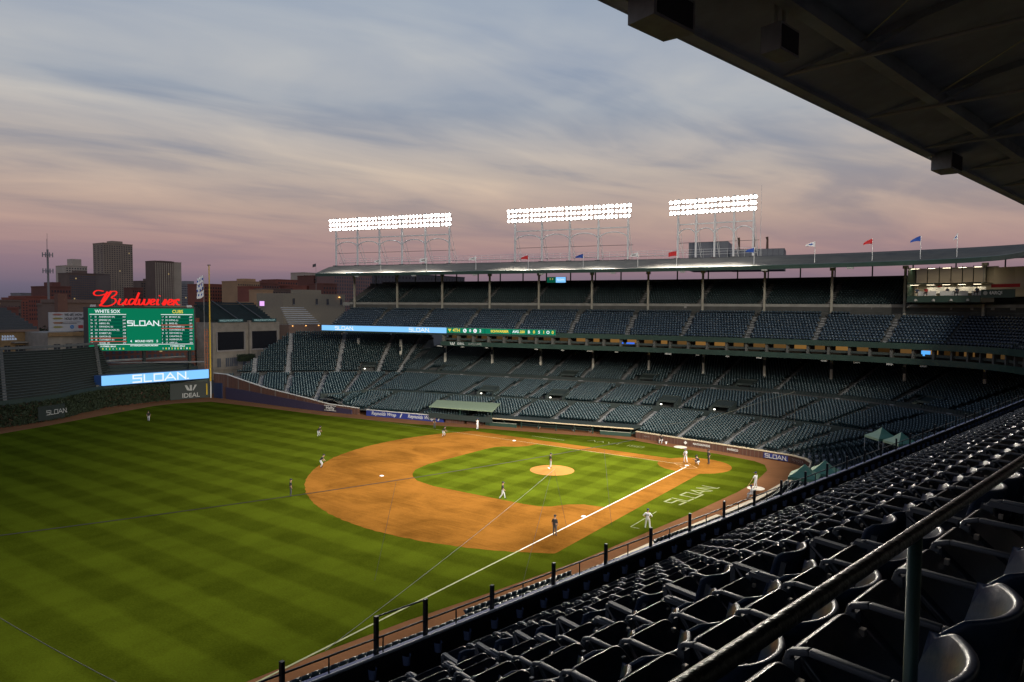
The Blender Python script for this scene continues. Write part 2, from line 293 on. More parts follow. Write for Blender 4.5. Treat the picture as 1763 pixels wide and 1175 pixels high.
def dirt_mat(name, c, var):
    m = mat(name, c, .9, var=0); t = m.node_tree; b = t.nodes['Principled BSDF']; L = t.links.new; b.inputs['Specular IOR Level'].default_value = .0
    g = t.nodes.new('ShaderNodeTexCoord')
    a = t.nodes.new('ShaderNodeTexNoise'); a.inputs['Scale'].default_value = .16; a.inputs['Detail'].default_value = 6; a.inputs['Roughness'].default_value = .6; a.inputs['Distortion'].default_value = .6
    f = t.nodes.new('ShaderNodeTexNoise'); f.inputs['Scale'].default_value = 5.5; f.inputs['Detail'].default_value = 5; f.inputs['Roughness'].default_value = .75
    L(g.outputs['Object'], a.inputs['Vector']); L(g.outputs['Object'], f.inputs['Vector'])
    x = t.nodes.new('ShaderNodeMath'); x.operation = 'MULTIPLY_ADD'; x.inputs[1].default_value = .35; L(f.outputs['Fac'], x.inputs[0]); L(a.outputs['Fac'], x.inputs[2])
    mp = t.nodes.new('ShaderNodeMapping'); mp.inputs['Rotation'].default_value = (0, 0, .9); mp.inputs['Scale'].default_value = (.25, 3.2, 1); L(g.outputs['Object'], mp.inputs['Vector'])
    k = t.nodes.new('ShaderNodeTexNoise'); k.inputs['Scale'].default_value = .7; k.inputs['Detail'].default_value = 4; k.inputs['Distortion'].default_value = 1.2; L(mp.outputs[0], k.inputs['Vector'])
    x2 = t.nodes.new('ShaderNodeMath'); x2.operation = 'MULTIPLY_ADD'; x2.inputs[1].default_value = .30; L(k.outputs['Fac'], x2.inputs[0]); L(x.outputs[0], x2.inputs[2]); x = x2
    r = t.nodes.new('ShaderNodeMapRange'); r.inputs[1].default_value = .55; r.inputs[2].default_value = 1.08; r.inputs[3].default_value = 1 - var; r.inputs[4].default_value = 1 + var; L(x.outputs[0], r.inputs[0])
    s = t.nodes.new('ShaderNodeVectorMath'); s.operation = 'SCALE'; s.inputs[0].default_value = c; L(r.outputs[0], s.inputs['Scale']); L(s.outputs[0], b.inputs['Base Color'])
    bp = t.nodes.new('ShaderNodeBump'); bp.inputs['Strength'].default_value = .35; bp.inputs['Distance'].default_value = .02; L(f.outputs['Fac'], bp.inputs['Height']); L(bp.outputs[0], b.inputs['Normal'])
    return m
DI = dirt_mat('infield_clay', (.166, .071, .0130), .50); TR = dirt_mat('warning_track_clay', (.175, .083, .040), .22)
city = mat('city_ground', (.035, .036, .036), .9, var=.3, scale=.02)
sheet('ground', [(-2500, -4500), (5500, -4500), (5500, 2500), (-2500, 2500)], -.35, city)
sheet('warning_track', [(-17, -19), (114, -19), (114, 50), (100, 100), (50, 114), (-17, 114)], 0., TR)
sheet('outfield_grass', [(102, 3.7), (105.2, 9.5), (105, 14), (100.7, 25.2), (96.2, 36.4), (92.5, 48), (88, 62), (78, 78), (62, 88), (48, 92.5), (36.4, 96.2), (25, 100.7), (10, 105), (3.7, 102),
      (2.6, 85), (1.4, 70), (.25, 61.8), (-1.4, 53.4), (-3.3, 45.8), (-5.2, 37.4), (-7.6, 21.3), (-9., 9.3), (-9.3, 3.5), (-8.9, -3.2), (-7.8, -6.2), (-6.1, -7.7), (-.8, -9.2), (5.7, -9.7), (12.8, -11.2), (17.3, -10.9), (34.7, -6.2), (50.7, -1.4), (68.7, 1.3), (85, 2.1)], .006, GR)
ang = np.radians(np.linspace(122.9, -32.9, 160)); arc = [(13.04 + r_ * math.cos(a), 13.04 + r_ * math.sin(a)) for a, r_ in zip(ang, 28.96 + rng.normal(0, .05, len(ang)))]
hc = [(-.55 + 4.55 * math.cos(a), -.55 + 4.55 * math.sin(a)) for a in np.radians(np.linspace(334, 118, 36))]
sheet('infield_dirt', arc + [(37.2, -2.75)] + hc + [(-2.75, 37.2)], .012, DI)
ig = [(.12, 23.1), (2.3, 23.5), (3.6, 24.5), (4.6, 26.1), (5.6, 26.8), (7.5, 27.05), (19.5, 27.2), (22.6, 26.5), (24.4, 25.3)]
ig += [(y, x) for x, y in ig[::-1]]
ig += [(4.1, .12), (3.75, 1.4), (2.9, 2.6), (1.9, 3.4), (.12, 4.0)]
sheet('infield_grass', ig, .018, GI)
# chalk
chalk = mat('chalk', (.66, .63, .56), .9, var=.35, scale=1.4)
def line(name, a, b, w, z, m=chalk, label=None):
    q = MB(); a = np.array([*a, z]); b = np.array([*b, z]); d = (b - a) / np.linalg.norm(b - a); n = np.array([-d[1], d[0], 0]) * w / 2; q.quad(a - n, b - n, b + n, a + n)
    return tag(q.build(name, m), label, kind='structure')
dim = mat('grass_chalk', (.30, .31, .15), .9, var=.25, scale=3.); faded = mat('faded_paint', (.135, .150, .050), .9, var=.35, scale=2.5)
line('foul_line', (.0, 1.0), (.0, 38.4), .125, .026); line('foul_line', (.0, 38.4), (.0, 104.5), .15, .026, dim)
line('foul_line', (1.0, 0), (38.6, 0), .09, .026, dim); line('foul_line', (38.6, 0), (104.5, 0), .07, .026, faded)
faint = mat('batter_box_chalk', (.34, .19, .07), .9)
for sx in (1, -1):       # batter's boxes lie across the diagonal
    c = np.array([.35, .35]) + np.array([.707, -.707]) * .95 * sx; f = np.array([.707, .707]) * .9; r = np.array([.707, -.707]) * .6
    for k, (p, q) in enumerate(((c + f + r, c + f - r), (c - f + r, c - f - r), (c + f + r, c - f + r), (c + f - r, c - f - r))): line('batter_box_line', p, q, .12, .027 + .001 * k, faint)
line('coach_box_line', (-4.75, 27.3), (-4.75, 21.4), .10, .0125, faded); line('coach_box_line', (-4.75, 27.3), (-5.6, 27.3), .10, .0135, faded)
line('coach_box_line', (27.3, -4.75), (21.4, -4.75), .10, .0125, dim)
# mound: a low dome of clay with the rubber
b = MB(); cx = cy = 12.75; n = 40; rings = [(2.75, .018), (2.5, .05), (1.9, .13), (1.2, .22), (.75, .255)]
for i, (r, z) in enumerate(rings):
    b.v += [(cx + r * math.cos(2 * math.pi * k / n), cy + r * math.sin(2 * math.pi * k / n), z) for k in range(n)]
for i in range(len(rings) - 1):
    for k in range(n): b.f.append((i * n + k, i * n + (k + 1) % n, (i + 1) * n + (k + 1) % n, (i + 1) * n + k)); b.m.append(0)
b.f.append(tuple(range((len(rings) - 1) * n, len(rings) * n))); b.m.append(0)
tag(b.build('pitchers_mound', dirt_mat('mound_clay', (.33, .155, .045), .2), smooth=True), kind='structure')
rubber = mat('white_rubber', (.78, .77, .73), .6)
b = MB(); b.box((13.04, 13.04, .275), (.61, .15, .05), math.radians(-45)); tag(b.build('pitching_rubber', rubber), 'white rubber slab set in the top of the mound', 'pitching rubber')
for x, y, nm in ((27.2, .25, 'white square base on the dirt by first base'), (.25, 27.2, 'white square base beside the near chalk line'), (27.43, 27.43, 'white square base in the middle of the open dirt')):
    b = MB(); b.box((0, 0, .04), (.38, .38, .08)); e = .28
    b.v = [(x_ * (.85 if z_ > .05 else 1), y_ * (.85 if z_ > .05 else 1), z_) for x_, y_, z_ in b.v]
    tag(b.build('base', rubber, loc=(x, y, .014)), nm, 'base')
b = MB(); b.prism([(0, 0), (.3, .0), (.52, .22), (.22, .52), (0, .3)], 0, .025); tag(b.build('home_plate', rubber, loc=(0, 0, .016)), 'white five sided plate at the meeting of the chalk lines', 'home plate')
for (x, y), nm in (((5.3, -10.6), 'white round mat on the dirt by the far brick wall'), ((-10.2, 6.4), 'white round mat under the waiting batter')):
    b = MB(); b.prism([(.95 * math.cos(t), .95 * math.sin(t)) for t in np.linspace(0, 2 * math.pi, 28, endpoint=False)], 0, .02)
    tag(b.build('on_deck_mat', mat('mat_white', (.66, .60, .50), .8, var=.1), loc=(x, y, .008)), nm, 'round mat')
o = put(sloan(faded, 1.75, 'painted_lettering', .13, .93, 0.), 'painted_lettering', None, (-5.35, 13.2, .0135), (-.11, -1, 0), (1, -.11, 0)); tag(o, kind='structure')
zz = [[(0, 0), (.6, 1), (1.2, 0)], [(1.5, 0), (2.0, 1), (2.5, 0)], [(2.9, 1), (3.4, 0), (3.9, 1)], [(4.2, 1), (5.0, 1)], [(4.6, 1), (4.6, 0)], [(6.2, 0), (6.2, 1)], [(7.3, 1), (6.6, 1), (6.6, .5), (7.3, .5), (7.3, 0), (6.6, 0)], [(7.6, 0), (8.4, 0), (8.4, 1), (7.6, 1), (7.6, 0)]]
o = put(stroke(zz, .14, faded, 'painted_lettering', 0., 1.05), 'painted_lettering', None, (18.4, -6.6, .0135), (-1, -.0, 0), (0, -1, 0)); tag(o, kind='structure')
# a rake-smoothed patch in front of the far dugout needs nothing more: the track clay runs up to the walls

# ------------------------------------------------------------------ plan of the grandstand: column line of the upper deck, mirrored about the home diagonal
C0 = np.array([85.2, -35.1]); EE = np.array([.97962, .20082]); NN = np.array([.20082, -.97962])
half = [(-39.6, -39.6), (-34.6, -43.6), (-27.3, -46.6), (-17., -48.5), (-7.5, -49.1), (2.4, -48.9), (12.6, -48.4)] + [tuple(C0 + EE * s) for s in (-62., -40., -20., 0., 40.)]
def chaikin(P, n):
    P = [np.array(p, float) for p in P]
    for _ in range(n):
        Q = [P[0]]
        for i in range(len(P) - 1): Q += [P[i] * .75 + P[i + 1] * .25, P[i] * .25 + P[i + 1] * .75]
        P = Q + [P[-1]]
    return np.array(P)
mir = [(y, x) for x, y in half[1:]][::-1]
FULL = chaikin(mir + half, 3)
seg = np.linalg.norm(np.diff(FULL, axis=0), axis=1); ACC = np.r_[0, np.cumsum(seg)]
ACC = ACC - ACC[-1] / 2
def sA(p):                                # arc length of the spot on the column line nearest a plan point
    return ACC[np.argmin(((FULL - p) ** 2).sum(1))]
# exact arc value of s = 0 on the straight part
def c_of(a):
    a = np.asarray(a, float); return np.stack([np.interp(a, ACC, FULL[:, 0]), np.interp(a, ACC, FULL[:, 1])], -1)
def n_of(a):
    a = np.asarray(a, float); d = c_of(a + 1.2) - c_of(a - 1.2); d /= np.linalg.norm(d, axis=-1, keepdims=True); return np.stack([d[..., 1], -d[..., 0]], -1)
def P2(a, d): return c_of(a) + n_of(a) * np.asarray(d)[..., None]
_t = np.linspace(20, 150, 20001); _c = (c_of(_t) - C0) @ EE; A0 = float(np.interp(0., _c, _t))    # a = A0 + s on the straight
def P3(a, d, z):
    p = P2(np.array([a]), np.array([d]))[0]; return np.array([p[0], p[1], z])
def sweep(b, prof, a0, a1, step=3., mi=0, closed=False, skew=0., mis=None):
    """prof: list of (d, z); strips between successive profile points; the ends may be skewed with depth"""
    n = max(2, int(abs(a1 - a0) / step) + 1); base = len(b.v); k = len(prof)
    for i in range(n):
        f = i / (n - 1)
        for d, z in prof:
            aa = (a0 - skew * (d + 13.15)) * (1 - f) + (a1 + skew * (d + 13.15)) * f
            p = P2(np.array([aa]), np.array([d]))[0]; b.v.append((p[0], p[1], z))
    for i in range(n - 1):
        for j in range(k if closed else k - 1):
            j2 = (j + 1) % k; b.f.append((base + i * k + j, base + (i + 1) * k + j, base + (i + 1) * k + j2, base + i * k + j2)); b.m.append(mis[j] if mis else mi)
    if closed:
        b.f.append(tuple(base + j for j in range(k))); b.m.append(mi); b.f.append(tuple(base + (n - 1) * k + j for j in range(k))[::-1]); b.m.append(mi)
    return b
# ------------------------------------------------------------------ grandstand: upper deck, suites, roof
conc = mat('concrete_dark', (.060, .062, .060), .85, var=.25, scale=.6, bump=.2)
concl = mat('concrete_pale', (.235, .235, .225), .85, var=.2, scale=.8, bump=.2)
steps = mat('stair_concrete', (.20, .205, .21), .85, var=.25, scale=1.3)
green = mat('green_steel', (.018, .045, .034), .5, var=.2, scale=.5)
cream = mat('cream_steel', (.30, .29, .25), .6, var=.15, scale=1.2)
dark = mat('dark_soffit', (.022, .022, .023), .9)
white = mat('white_paint', (.55, .55, .53), .6)
roofm = mat('roof_membrane', (.055, .051, .040), .85, var=.4, scale=.35, bump=.3, bscale=3.)
soff = mat('roof_soffit', (.30, .31, .34), .8, var=.25, scale=.5)
GS = empty('grandstand', (0, 0, 0), 0, 'two tier stadium grandstand wrapping behind home plate, green and cream steel', 'grandstand')
AF = A0 + 13.75; AN = -(A0 + 16.)
rowz = lambda j: 14.60 + .424 * j
uprz = lambda k: 20.6 + .36 * k
prof = [(-11.62, 14.2), (-11.62, rowz(0))]
for j in range(10): prof += [(-10.40 + .74 * j, rowz(j)), (-10.40 + .74 * j, rowz(j + 1))]
prof += [(-1.2, 18.84), (-1.2, 20.55)]
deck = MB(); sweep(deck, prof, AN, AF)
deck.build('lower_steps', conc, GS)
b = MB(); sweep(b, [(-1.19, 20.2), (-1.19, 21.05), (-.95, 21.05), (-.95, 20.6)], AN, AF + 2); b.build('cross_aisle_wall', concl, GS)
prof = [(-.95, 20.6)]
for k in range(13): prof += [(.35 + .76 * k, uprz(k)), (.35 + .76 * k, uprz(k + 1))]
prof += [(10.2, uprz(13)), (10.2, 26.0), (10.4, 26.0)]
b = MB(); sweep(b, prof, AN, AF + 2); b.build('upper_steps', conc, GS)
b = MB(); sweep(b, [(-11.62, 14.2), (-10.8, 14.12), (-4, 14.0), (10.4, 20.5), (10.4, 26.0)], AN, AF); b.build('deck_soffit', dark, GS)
b = MB(); sweep(b, [(-11.62, 14.15), (-11.80, 14.15), (-11.80, 15.05), (-11.62, 15.05)], AN, AF, closed=True); b.build('deck_front_panel', green, GS)
# deck end walls at the right field end
for aa in (AF, ):
    b = MB(); pr = [(-11.6, 14.2)] + [(-10.40 + .74 * j, rowz(j)) for j in range(10)] + [(-1.2, 18.84), (-1.2, 21.2), (.3, 20.6), (10.2, uprz(13)), (10.4, 20.5), (-4, 14.0)]
    b.add([P3(aa + .02, d, z) for d, z in pr], [tuple(range(len(pr)))]); b.build('deck_end', conc, GS)
# thin rail along the deck front (far half; the near half is built with its posts)
rail = mat('rail_steel', (.030, .050, .045), .45, metal=.2)
b = MB()
aa = np.arange(-(A0 - 50), AF, 2.)
b.tube([P3(a, -11.7, 15.62) for a in aa], .035, 5)
for a in aa: b.tube([P3(a, -11.7, 15.05), P3(a, -11.7, 15.62)], .025, 5)
b.tube([P3(a, -3.6, 19.75) for a in np.arange(-(A0 - 60), AF, 2.)], .03, 5)
for a in np.arange(-(A0 - 60), AF, 2.): b.tube([P3(a, -3.6, 18.84), P3(a, -3.6, 19.75)], .022, 5)
b.tube([P3(a, -1.05, 21.75) for a in np.arange(-(A0 - 60), AF, 2.)], .025, 5)
b.build('guard_rail', rail, GS)
# suite level under the deck
SU0, SU1 = -(A0 - 62), A0 - 17.5
b = MB(); sweep(b, [(-11.55, 11.85), (-11.55, 12.75), (-11.35, 12.75), (-11.35, 12.55), (-8.0, 12.55)], SU0, SU1); b.build('suite_fascia', green, GS)
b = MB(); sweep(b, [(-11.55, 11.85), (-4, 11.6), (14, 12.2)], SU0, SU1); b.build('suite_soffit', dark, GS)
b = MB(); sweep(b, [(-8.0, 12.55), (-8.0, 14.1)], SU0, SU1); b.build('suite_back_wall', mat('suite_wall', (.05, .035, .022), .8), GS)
b = MB(); sweep(b, [(-10.9, 13.05), (-10.9, 13.45), (-10.6, 13.45)], SU0, SU1); b.build('suite_counter', mat('suite_counter', (.030, .042, .040), .6), GS)
suite_glow = [glow('suite_lit_%d' % i, c, s) for i, (c, s) in enumerate((((1, .50, .13), .20), ((1, .52, .16), .105), ((1, .55, .20), .055), ((1, .5, .15), .025)))]
k = 0; a = SU1 - .5
while a > SU0:
    home = 1 - min(1., abs(a - 20) / (A0 - 10)); w = 3.55
    b = MB(); b.hexa([*(P3(x, d, 12.6) for x, d in ((a - .22, -11.3), (a + .22, -11.3), (a + .22, -10.2), (a - .22, -10.2))), *(P3(x, d, 14.2) for x, d in ((a - .22, -11.3), (a + .22, -11.3), (a + .22, -10.2), (a - .22, -10.2)))])
    b.build('suite_pier', mat('suite_pier', (.085, .085, .078), .7), GS)
    if a - w > SU0:
        r = random.random(); lv = 0 if r < .25 + .3 * home else 1 if r < .62 + .2 * home else 2 if r < .85 else 3
        if a > A0 - 44: lv = max(2, lv)
        b = MB(); x0, x1 = a - w + .5, a - .5
        if random.random() < .4: x0 = a - w * random.uniform(.45, .8)
        b.quad(P3(x0, -8.15, 13.25), P3(x1, -8.15, 13.25), P3(x1, -8.15, 14.0), P3(x0, -8.15, 14.0)); b.build('suite_window', suite_glow[lv], GS)
    a -= w; k += 1
b = MB(); b.quad(P3(A0 - 113.2, -10.9, 13.2), P3(A0 - 111.6, -10.9, 13.2), P3(A0 - 111.6, -10.9, 14.0), P3(A0 - 113.2, -10.9, 14.0)); sc = b.build('suite_screen', glow('tv_blue', (.10, .42, 1.), 1.1), GS)
for s0, s1 in ((-57.6, -56.9), (-59.9, -58.2)):
    b = MB(); b.quad(P3(A0 + s0, -11.0, 13.25), P3(A0 + s1, -11.0, 13.25), P3(A0 + s1, -11.0, 13.55), P3(A0 + s0, -11.0, 13.55)); b.build('suite_screen', glow('neon_blue', (.05, .2, 1.), .9), GS)
# lettering on the suite fascia
wl = mat('sign_white', (.62, .64, .62), .6)
fr = lambda a: n_of(np.array([a]))[0]
def tang(a): d = c_of(a + 1) - c_of(a - 1); return np.array([d[0], d[1], 0]) / np.linalg.norm(d)
b = MB()
for dx, sx_ in ((-.38, -1), (0, 0), (.38, 1)): b.quad((dx - .11 + sx_ * .15, .28, .02), (dx - .11 - sx_ * .12, -.3, .02), (dx + .11 - sx_ * .12, -.3, .02), (dx + .11 + sx_ * .15, .28, .02))
put(b.mesh('fascia_emblem', wl), 'fascia_emblem', GS, P3(A0 - 20.4, -11.58, 12.32), -tang(A0 - 20))
put(text_mesh('fascia_lettering', 'IDEAL', .62, wl, bold=.02), 'fascia_lettering', GS, P3(A0 - 22.4, -11.58, 12.32), -tang(A0 - 22))
put(text_mesh('fascia_lettering', 'SUITE LEVEL', .60, mat('sign_grey', (.36, .38, .36), .6)), 'fascia_lettering', GS, P3(A0 - 25.8, -11.58, 12.32), -tang(A0 - 25))
# roof
b = MB(); sweep(b, [(-13.15, 26.84), (-13.15, 27.5), (-12.9, 27.58), (-8, 28.6), (-3., 29.55), (3, 30.3), (14, 29.2), (14, 28.9), (3, 29.9), (-10.4, 27.5), (-12.6, 27.0)], -(A0 + 15), A0 + 14.4, closed=True, skew=.42, mis=[0, 0, 1, 1, 1, 1, 0, 2, 2, 2, 2])
b.build('roof', [green, roofm, soff], GS)
# columns, each its own part
banner = mat('column_banner', (.012, .022, .030), .6)
cols = [12.07, -.15, -12.3, -24.35, -36.1, -48.0, -59.9, -71.0]; ca_ = [A0 + s for s in cols]
while ca_[-1] > 14: ca_.append(ca_[-1] - 11.6)
lowz = lambda a: 10.3 if a > A0 + 8 else 7.7 if a > A0 - 5 else 6.35
for a in ca_:
    t = tang(a); rz = math.atan2(t[1], t[0]); zb = lowz(a) - 1.3
    p = P3(a, -1.55, 0); q = P3(a, 0, 0)
    b = MB(); b.box((p[0], p[1], 23.1), (.32, .10, 8.6), rz); b.box((p[0], p[1], 23.1), (.10, .34, 8.6), rz)
    for off in (-.15, .15): b.box((p[0] - t[1] * off, p[1] + t[0] * off, 23.1), (.36, .05, 8.61), rz)
    b.box((p[0], p[1], 27.2), (.8, .5, .5), rz); c = b.build('column', cream, GS)
    b = MB(); b.box((q[0], q[1], (zb + 12.2) / 2), (.42, .46, 12.2 - zb), rz); c = b.build('column', mat('cream_lit', (.62, .60, .53), .6, var=.15), GS)  # lower shaft in a lighter cream, lamp light put into the colour
    b = MB(); g = P3(a, -.26, 10.0); b.box(g, (.5, .03, 1.1), rz); b.build('banner', banner, c)
# back opening posts under the roof, small fittings on the roof edge
for a in np.arange(-(A0 - 40), A0 + 14, 5.9):
    b = MB(); b.beam(P3(a, 10.1, 25.5), P3(a, 10.1, 29.3), .22, .22); b.build('rear_post', green, GS)
b = MB(); sweep(b, [(10.3, 26.0), (10.3, 26.35)], -(A0 - 40), A0 + 12); b.build('rear_parapet', conc, GS)
lampb = mat('fixture_grey', (.34, .34, .32), .5)
for i, a in enumerate(np.arange(A0 + 3, 20, -14.7)):
    b = MB(); p = P3(a, -13.0, 26.72); b.box(p, (.95, .35, .26), math.atan2(*tang(a)[[1, 0]])); b.build('roof_edge_fixture', lampb, GS)
for i, a in enumerate(np.arange(A0 - 17, 15, -5.6)):
    if i % 5 == 3: continue
    b = MB(); p = P3(a, -10.9 - random.random() * .4, 11.68); b.box(p, (random.choice((.6, .9, 1.2)), .4, .28), math.atan2(*tang(a)[[1, 0]])); b.build('soffit_fixture', lampb, GS)
# near roof framing seen from below: edge channel, long beam, ties, trusses
AN_ = lambda s: -(A0 + s)
b = MB(); sweep(b, [(-10.8, 27.05), (-10.8, 27.42), (-10.45, 27.46), (-10.45, 27.05)], AN_(14), AN_(-90), closed=True); b.build('roof_beam', soff, GS)
b = MB(); sweep(b, [(-5.8, 27.3), (-5.8, 28.2), (-5.5, 28.25), (-5.5, 27.3)], AN_(14), AN_(-90), closed=True); b.build('roof_beam', soff, GS)
b = MB(); sweep(b, [(-13.05, 26.86), (-13.05, 26.97), (-12.75, 26.97), (-12.75, 26.86)], AN_(14), AN_(-90), closed=True); b.build('edge_channel', soff, GS)
pipe = mat('galvanised_pipe', (.40, .38, .33), .5, metal=.5)
for s in np.arange(6.6, -84, -6.45):
    b = MB(); a = AN_(s); b.tube([P3(a, -13., 26.98), P3(a, 0, 26.9)], .055, 7); b.build('tie_pipe', pipe, GS)
    b = MB(); b.beam(P3(a, -12.7, 27.05), P3(a, 0, 29.2), .14, .22); b.beam(P3(a, -10.6, 26.95), P3(a, -7.6, 28.3), .07, .07); b.beam(P3(a, -5.6, 26.95), P3(a, -7.6, 28.3), .07, .07); b.beam(P3(a, -5.6, 26.95), P3(a, -2.4, 28.9), .07, .07)
    b.build('roof_truss', soff, GS)
    b = MB(); b.tube([P3(a, -11., 27.1), P3(a - 4.2, -6., 27.9)], .018, 5); b.build('brace_rod', pipe, GS)
# boxes hung from the near roof
spk = mat('speaker_grey', (.24, .24, .24), .7, var=.15)
def hung(s, d, z, L, w, h, label, tint=False):
    a = AN_(s); t = tang(a); rz = math.atan2(t[1], t[0]); p = P3(a, d, z); o = empty('loudspeaker', p, rz, label, 'loudspeaker')
    b = MB(); b.prism([(-L / 2, -w * .5), (L / 2, -w * .5), (L / 2 * .86, w * .5), (-L / 2 * .86, w * .5)], -h / 2, h / 2); b.build('cabinet', spk, o)
    b = MB(); b.box((0, -w * .51, 0), (L * .86, .03, h * .8)); b.build('grille', mat('speaker_grille', (.03, .03, .032), .9), o)
    b = MB(); b.beam((-L * .2, 0, h / 2), (-L * .2, 0, h / 2 + .75), .07, .07); b.beam((L * .2, 0, h / 2), (L * .2, 0, h / 2 + .75), .07, .07); b.build('hanger', pipe, o)
    return o
hung(-12.3, -12.25, 26.62, 1.55, .75, .7, 'big grey loudspeaker hung at the open corner of the near roof edge')
hung(-15.1, -10.9, 26.35, .95, .5, .62, 'small grey loudspeaker hung from the long beam under the near roof')
hung(-34.3, -12.5, 26.62, 1.7, .8, .75, 'grey loudspeaker hung far down the near roof edge, towards the press box')
# press box: lit glass gallery hung under the roof behind home
PB = empty('press_box', (0, 0, 0), 0, 'press box with lit windows hung under the roof above the upper deck', 'press box')
a0p, a1p = A0 - 119.2, A0 - 107.4
dpf = -6.2
def pst(b, prof, x0=a0p, x1=a1p, **k): return sweep(b, prof, x0, x1, **k)
b = MB(); pst(b, [(dpf, 21.35), (dpf, 22.35), (dpf + .15, 22.35), (dpf + .15, 21.35)], closed=True); b.build('front_panel', green, PB)
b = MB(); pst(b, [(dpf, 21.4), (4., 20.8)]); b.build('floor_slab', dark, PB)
cre = mat('press_interior', (.50, .44, .34), .7); b = MB(); pst(b, [(-2.2, 21.4), (-2.2, 24.35), (-1.2, 24.4), (-1.2, 26.9)]); b.build('back_wall', cre, PB)
b = MB(); b.add([P3(a1p, d, z) for d, z in ((dpf, 21.35), (dpf, 26.9), (2., 26.9), (2., 21.35))], [(0, 1, 2, 3)]); b.build('end_wall', green, PB)
b = MB(); pst(b, [(dpf + .05, 24.18), (dpf + .05, 24.34), (-1.2, 24.34)]); b.build('upper_floor', green, PB)
wd = mat('desk_white', (.66, .66, .64), .6)
for x0, x1 in ((a1p - 4.2, a1p - 1.4), (a1p - 9.2, a1p - 4.8), (a0p + .2, a0p + 2.0)):
    b = MB(); sweep(b, [(-5.2, 22.4), (-5.2, 23.1), (-4.9, 23.1)], x0, x1); b.build('desk', wd, PB)
b = MB(); sweep(b, [(-3.6, 22.8), (-3.6, 23.75), (-3.3, 23.75)], a0p + .6, a1p - 2.2); b.build('rear_desk', wd, PB)
lw = glow('press_lamp', (1, .84, .58), 12.)
for x in np.arange(a0p + 1, a1p - 1, 2.4):
    for zz_ in (24.1, 26.7):
        b = MB(); sweep(b, [(-4.6, zz_), (-4.1, zz_)], x, x + 1.2, step=.7); b.build('ceiling_lamp', lw, PB)
glass = bpy.data.materials.new('pane_glass'); glass.use_nodes = True; t_ = glass.node_tree; t_.nodes.clear()
tr_ = t_.nodes.new('ShaderNodeBsdfTransparent'); tr_.inputs[0].default_value = (.86, .88, .87, 1); gl_ = t_.nodes.new('ShaderNodeBsdfGlossy'); gl_.inputs['Roughness'].default_value = .05; mx_ = t_.nodes.new('ShaderNodeMixShader'); mx_.inputs[0].default_value = .07
ot_ = t_.nodes.new('ShaderNodeOutputMaterial'); t_.links.new(tr_.outputs[0], mx_.inputs[1]); t_.links.new(gl_.outputs[0], mx_.inputs[2]); t_.links.new(mx_.outputs[0], ot_.inputs[0])
x = a1p - 1.2; nW = 6
for i in range(nW):
    x0 = x - i * 1.85; x1 = x0 - 1.85
    b = MB(); b.quad(P3(x0 - .05, dpf + .1, 24.4), P3(x1 + .05, dpf + .1, 24.4), P3(x1 + .05, dpf + .1, 26.8), P3(x0 - .05, dpf + .1, 26.8)); pn = b.build('pane', glass, PB)
    b = MB(); b.beam(P3(x0, dpf + .05, 24.34), P3(x0, dpf + .05, 26.85), .1, .1); b.build('mullion', dark, PB)
for s in (-108.8, -111.6, -114.4, -117.2):
    b = MB(); p = P3(A0 + s, dpf - .15, 21.75); b.tube([p + [0, 0, .12], p, p - [0, 0, .22]], [.12, .22, .26], 10); b.build('flood_lamp', lampb, PB)
# broadcast box beyond it, with its name board and red seat row
b = MB(); sweep(b, [(-6.4, 22.0), (-6.4, 23.2), (-6.2, 23.2)], A0 - 126, A0 - 119.4); BB = b.build('broadcast_front', green, PB)
b = MB(); sweep(b, [(-3., 22.2), (-3., 26.6)], A0 - 126, A0 - 119.4); b.build('broadcast_wall', cre, PB)
b = MB(); sweep(b, [(-5.6, 23.5), (-5.6, 24.0), (-5.2, 24.0)], A0 - 126, A0 - 120.6); b.build('red_counter', mat('red_cloth', (.42, .012, .018), .7), PB)
put(text_mesh('name_lettering', 'MARQUEE', .66, wl, bold=.02), 'name_lettering', PB, P3(A0 - 122.6, -6.45, 22.7), -tang(A0 - 122))
b = MB(); b.prism([(.3 * math.cos(t), .3 * math.sin(t)) for t in np.linspace(0, 6.28, 12, endpoint=False)], 0, .02); put(b.mesh('name_emblem', mat('sign_grey', (.36, .38, .36), .6)), 'name_emblem', PB, P3(A0 - 120.2, -6.45, 22.7), -tang(A0 - 120))
# ------------------------------------------------------------------ lower bowl: three plan lines (front aisle, cross walk, outward direction) blended from station to station
ST = [  # a1 (aisle behind the field boxes), b2 (cross walk), direction a1 -> field, direction b2 -> up the stand, slope above the walk
 ((102.2, 1.6), (107, -2), (-.8, .6), (.80, -.60), .45), ((93.1, .3), (104, -8.5), (-.75, .66), (.78, -.63), .45), ((82.8, .1), (99, -13.3), (-.7, .71), (.77, -.64), .45),
 ((72.7, -1.8), (91.6, -21), (-.6, .8), (.70, -.71), .45), ((71.8, -7.4), (85, -27.3), (-.5, .87), (.55, -.83), .45), ((71.8, -11.4), (80.2, -29.6), (-.4, .92), (.42, -.91), .45), ((71.2, -13.9), (77, -30.4), (-.28, .96), (.30, -.95), .22),
 ((47.8, -19.2), (52, -34.8), (-.2, .98), (.2, -.98), .22), ((34.7, -22), (37.5, -37.7), (-.2, .98), (.2, -.98), .22), ((24.2, -24.7), (26, -40.1), (-.2, .98), (.17, -.985), .22),
 ((15, -26.5), (16, -42), (-.1, .995), (.08, -.997), .22), ((6, -26), (5.6, -42.3), (0, 1), (-.02, -1), .22), ((-5, -25), (-8.5, -41.2), (.12, .99), (-.14, -.99), .22), ((-13, -23.2), (-19.5, -37.2), (.35, .93), (-.36, -.93), .22), ((-20.5, -20.5), (-29.8, -29.8), (.707, .707), (-.707, -.707), .22)]
arr = [[*a, *b, *c, *d, s, 1.] for a, b, c, d, s in ST]
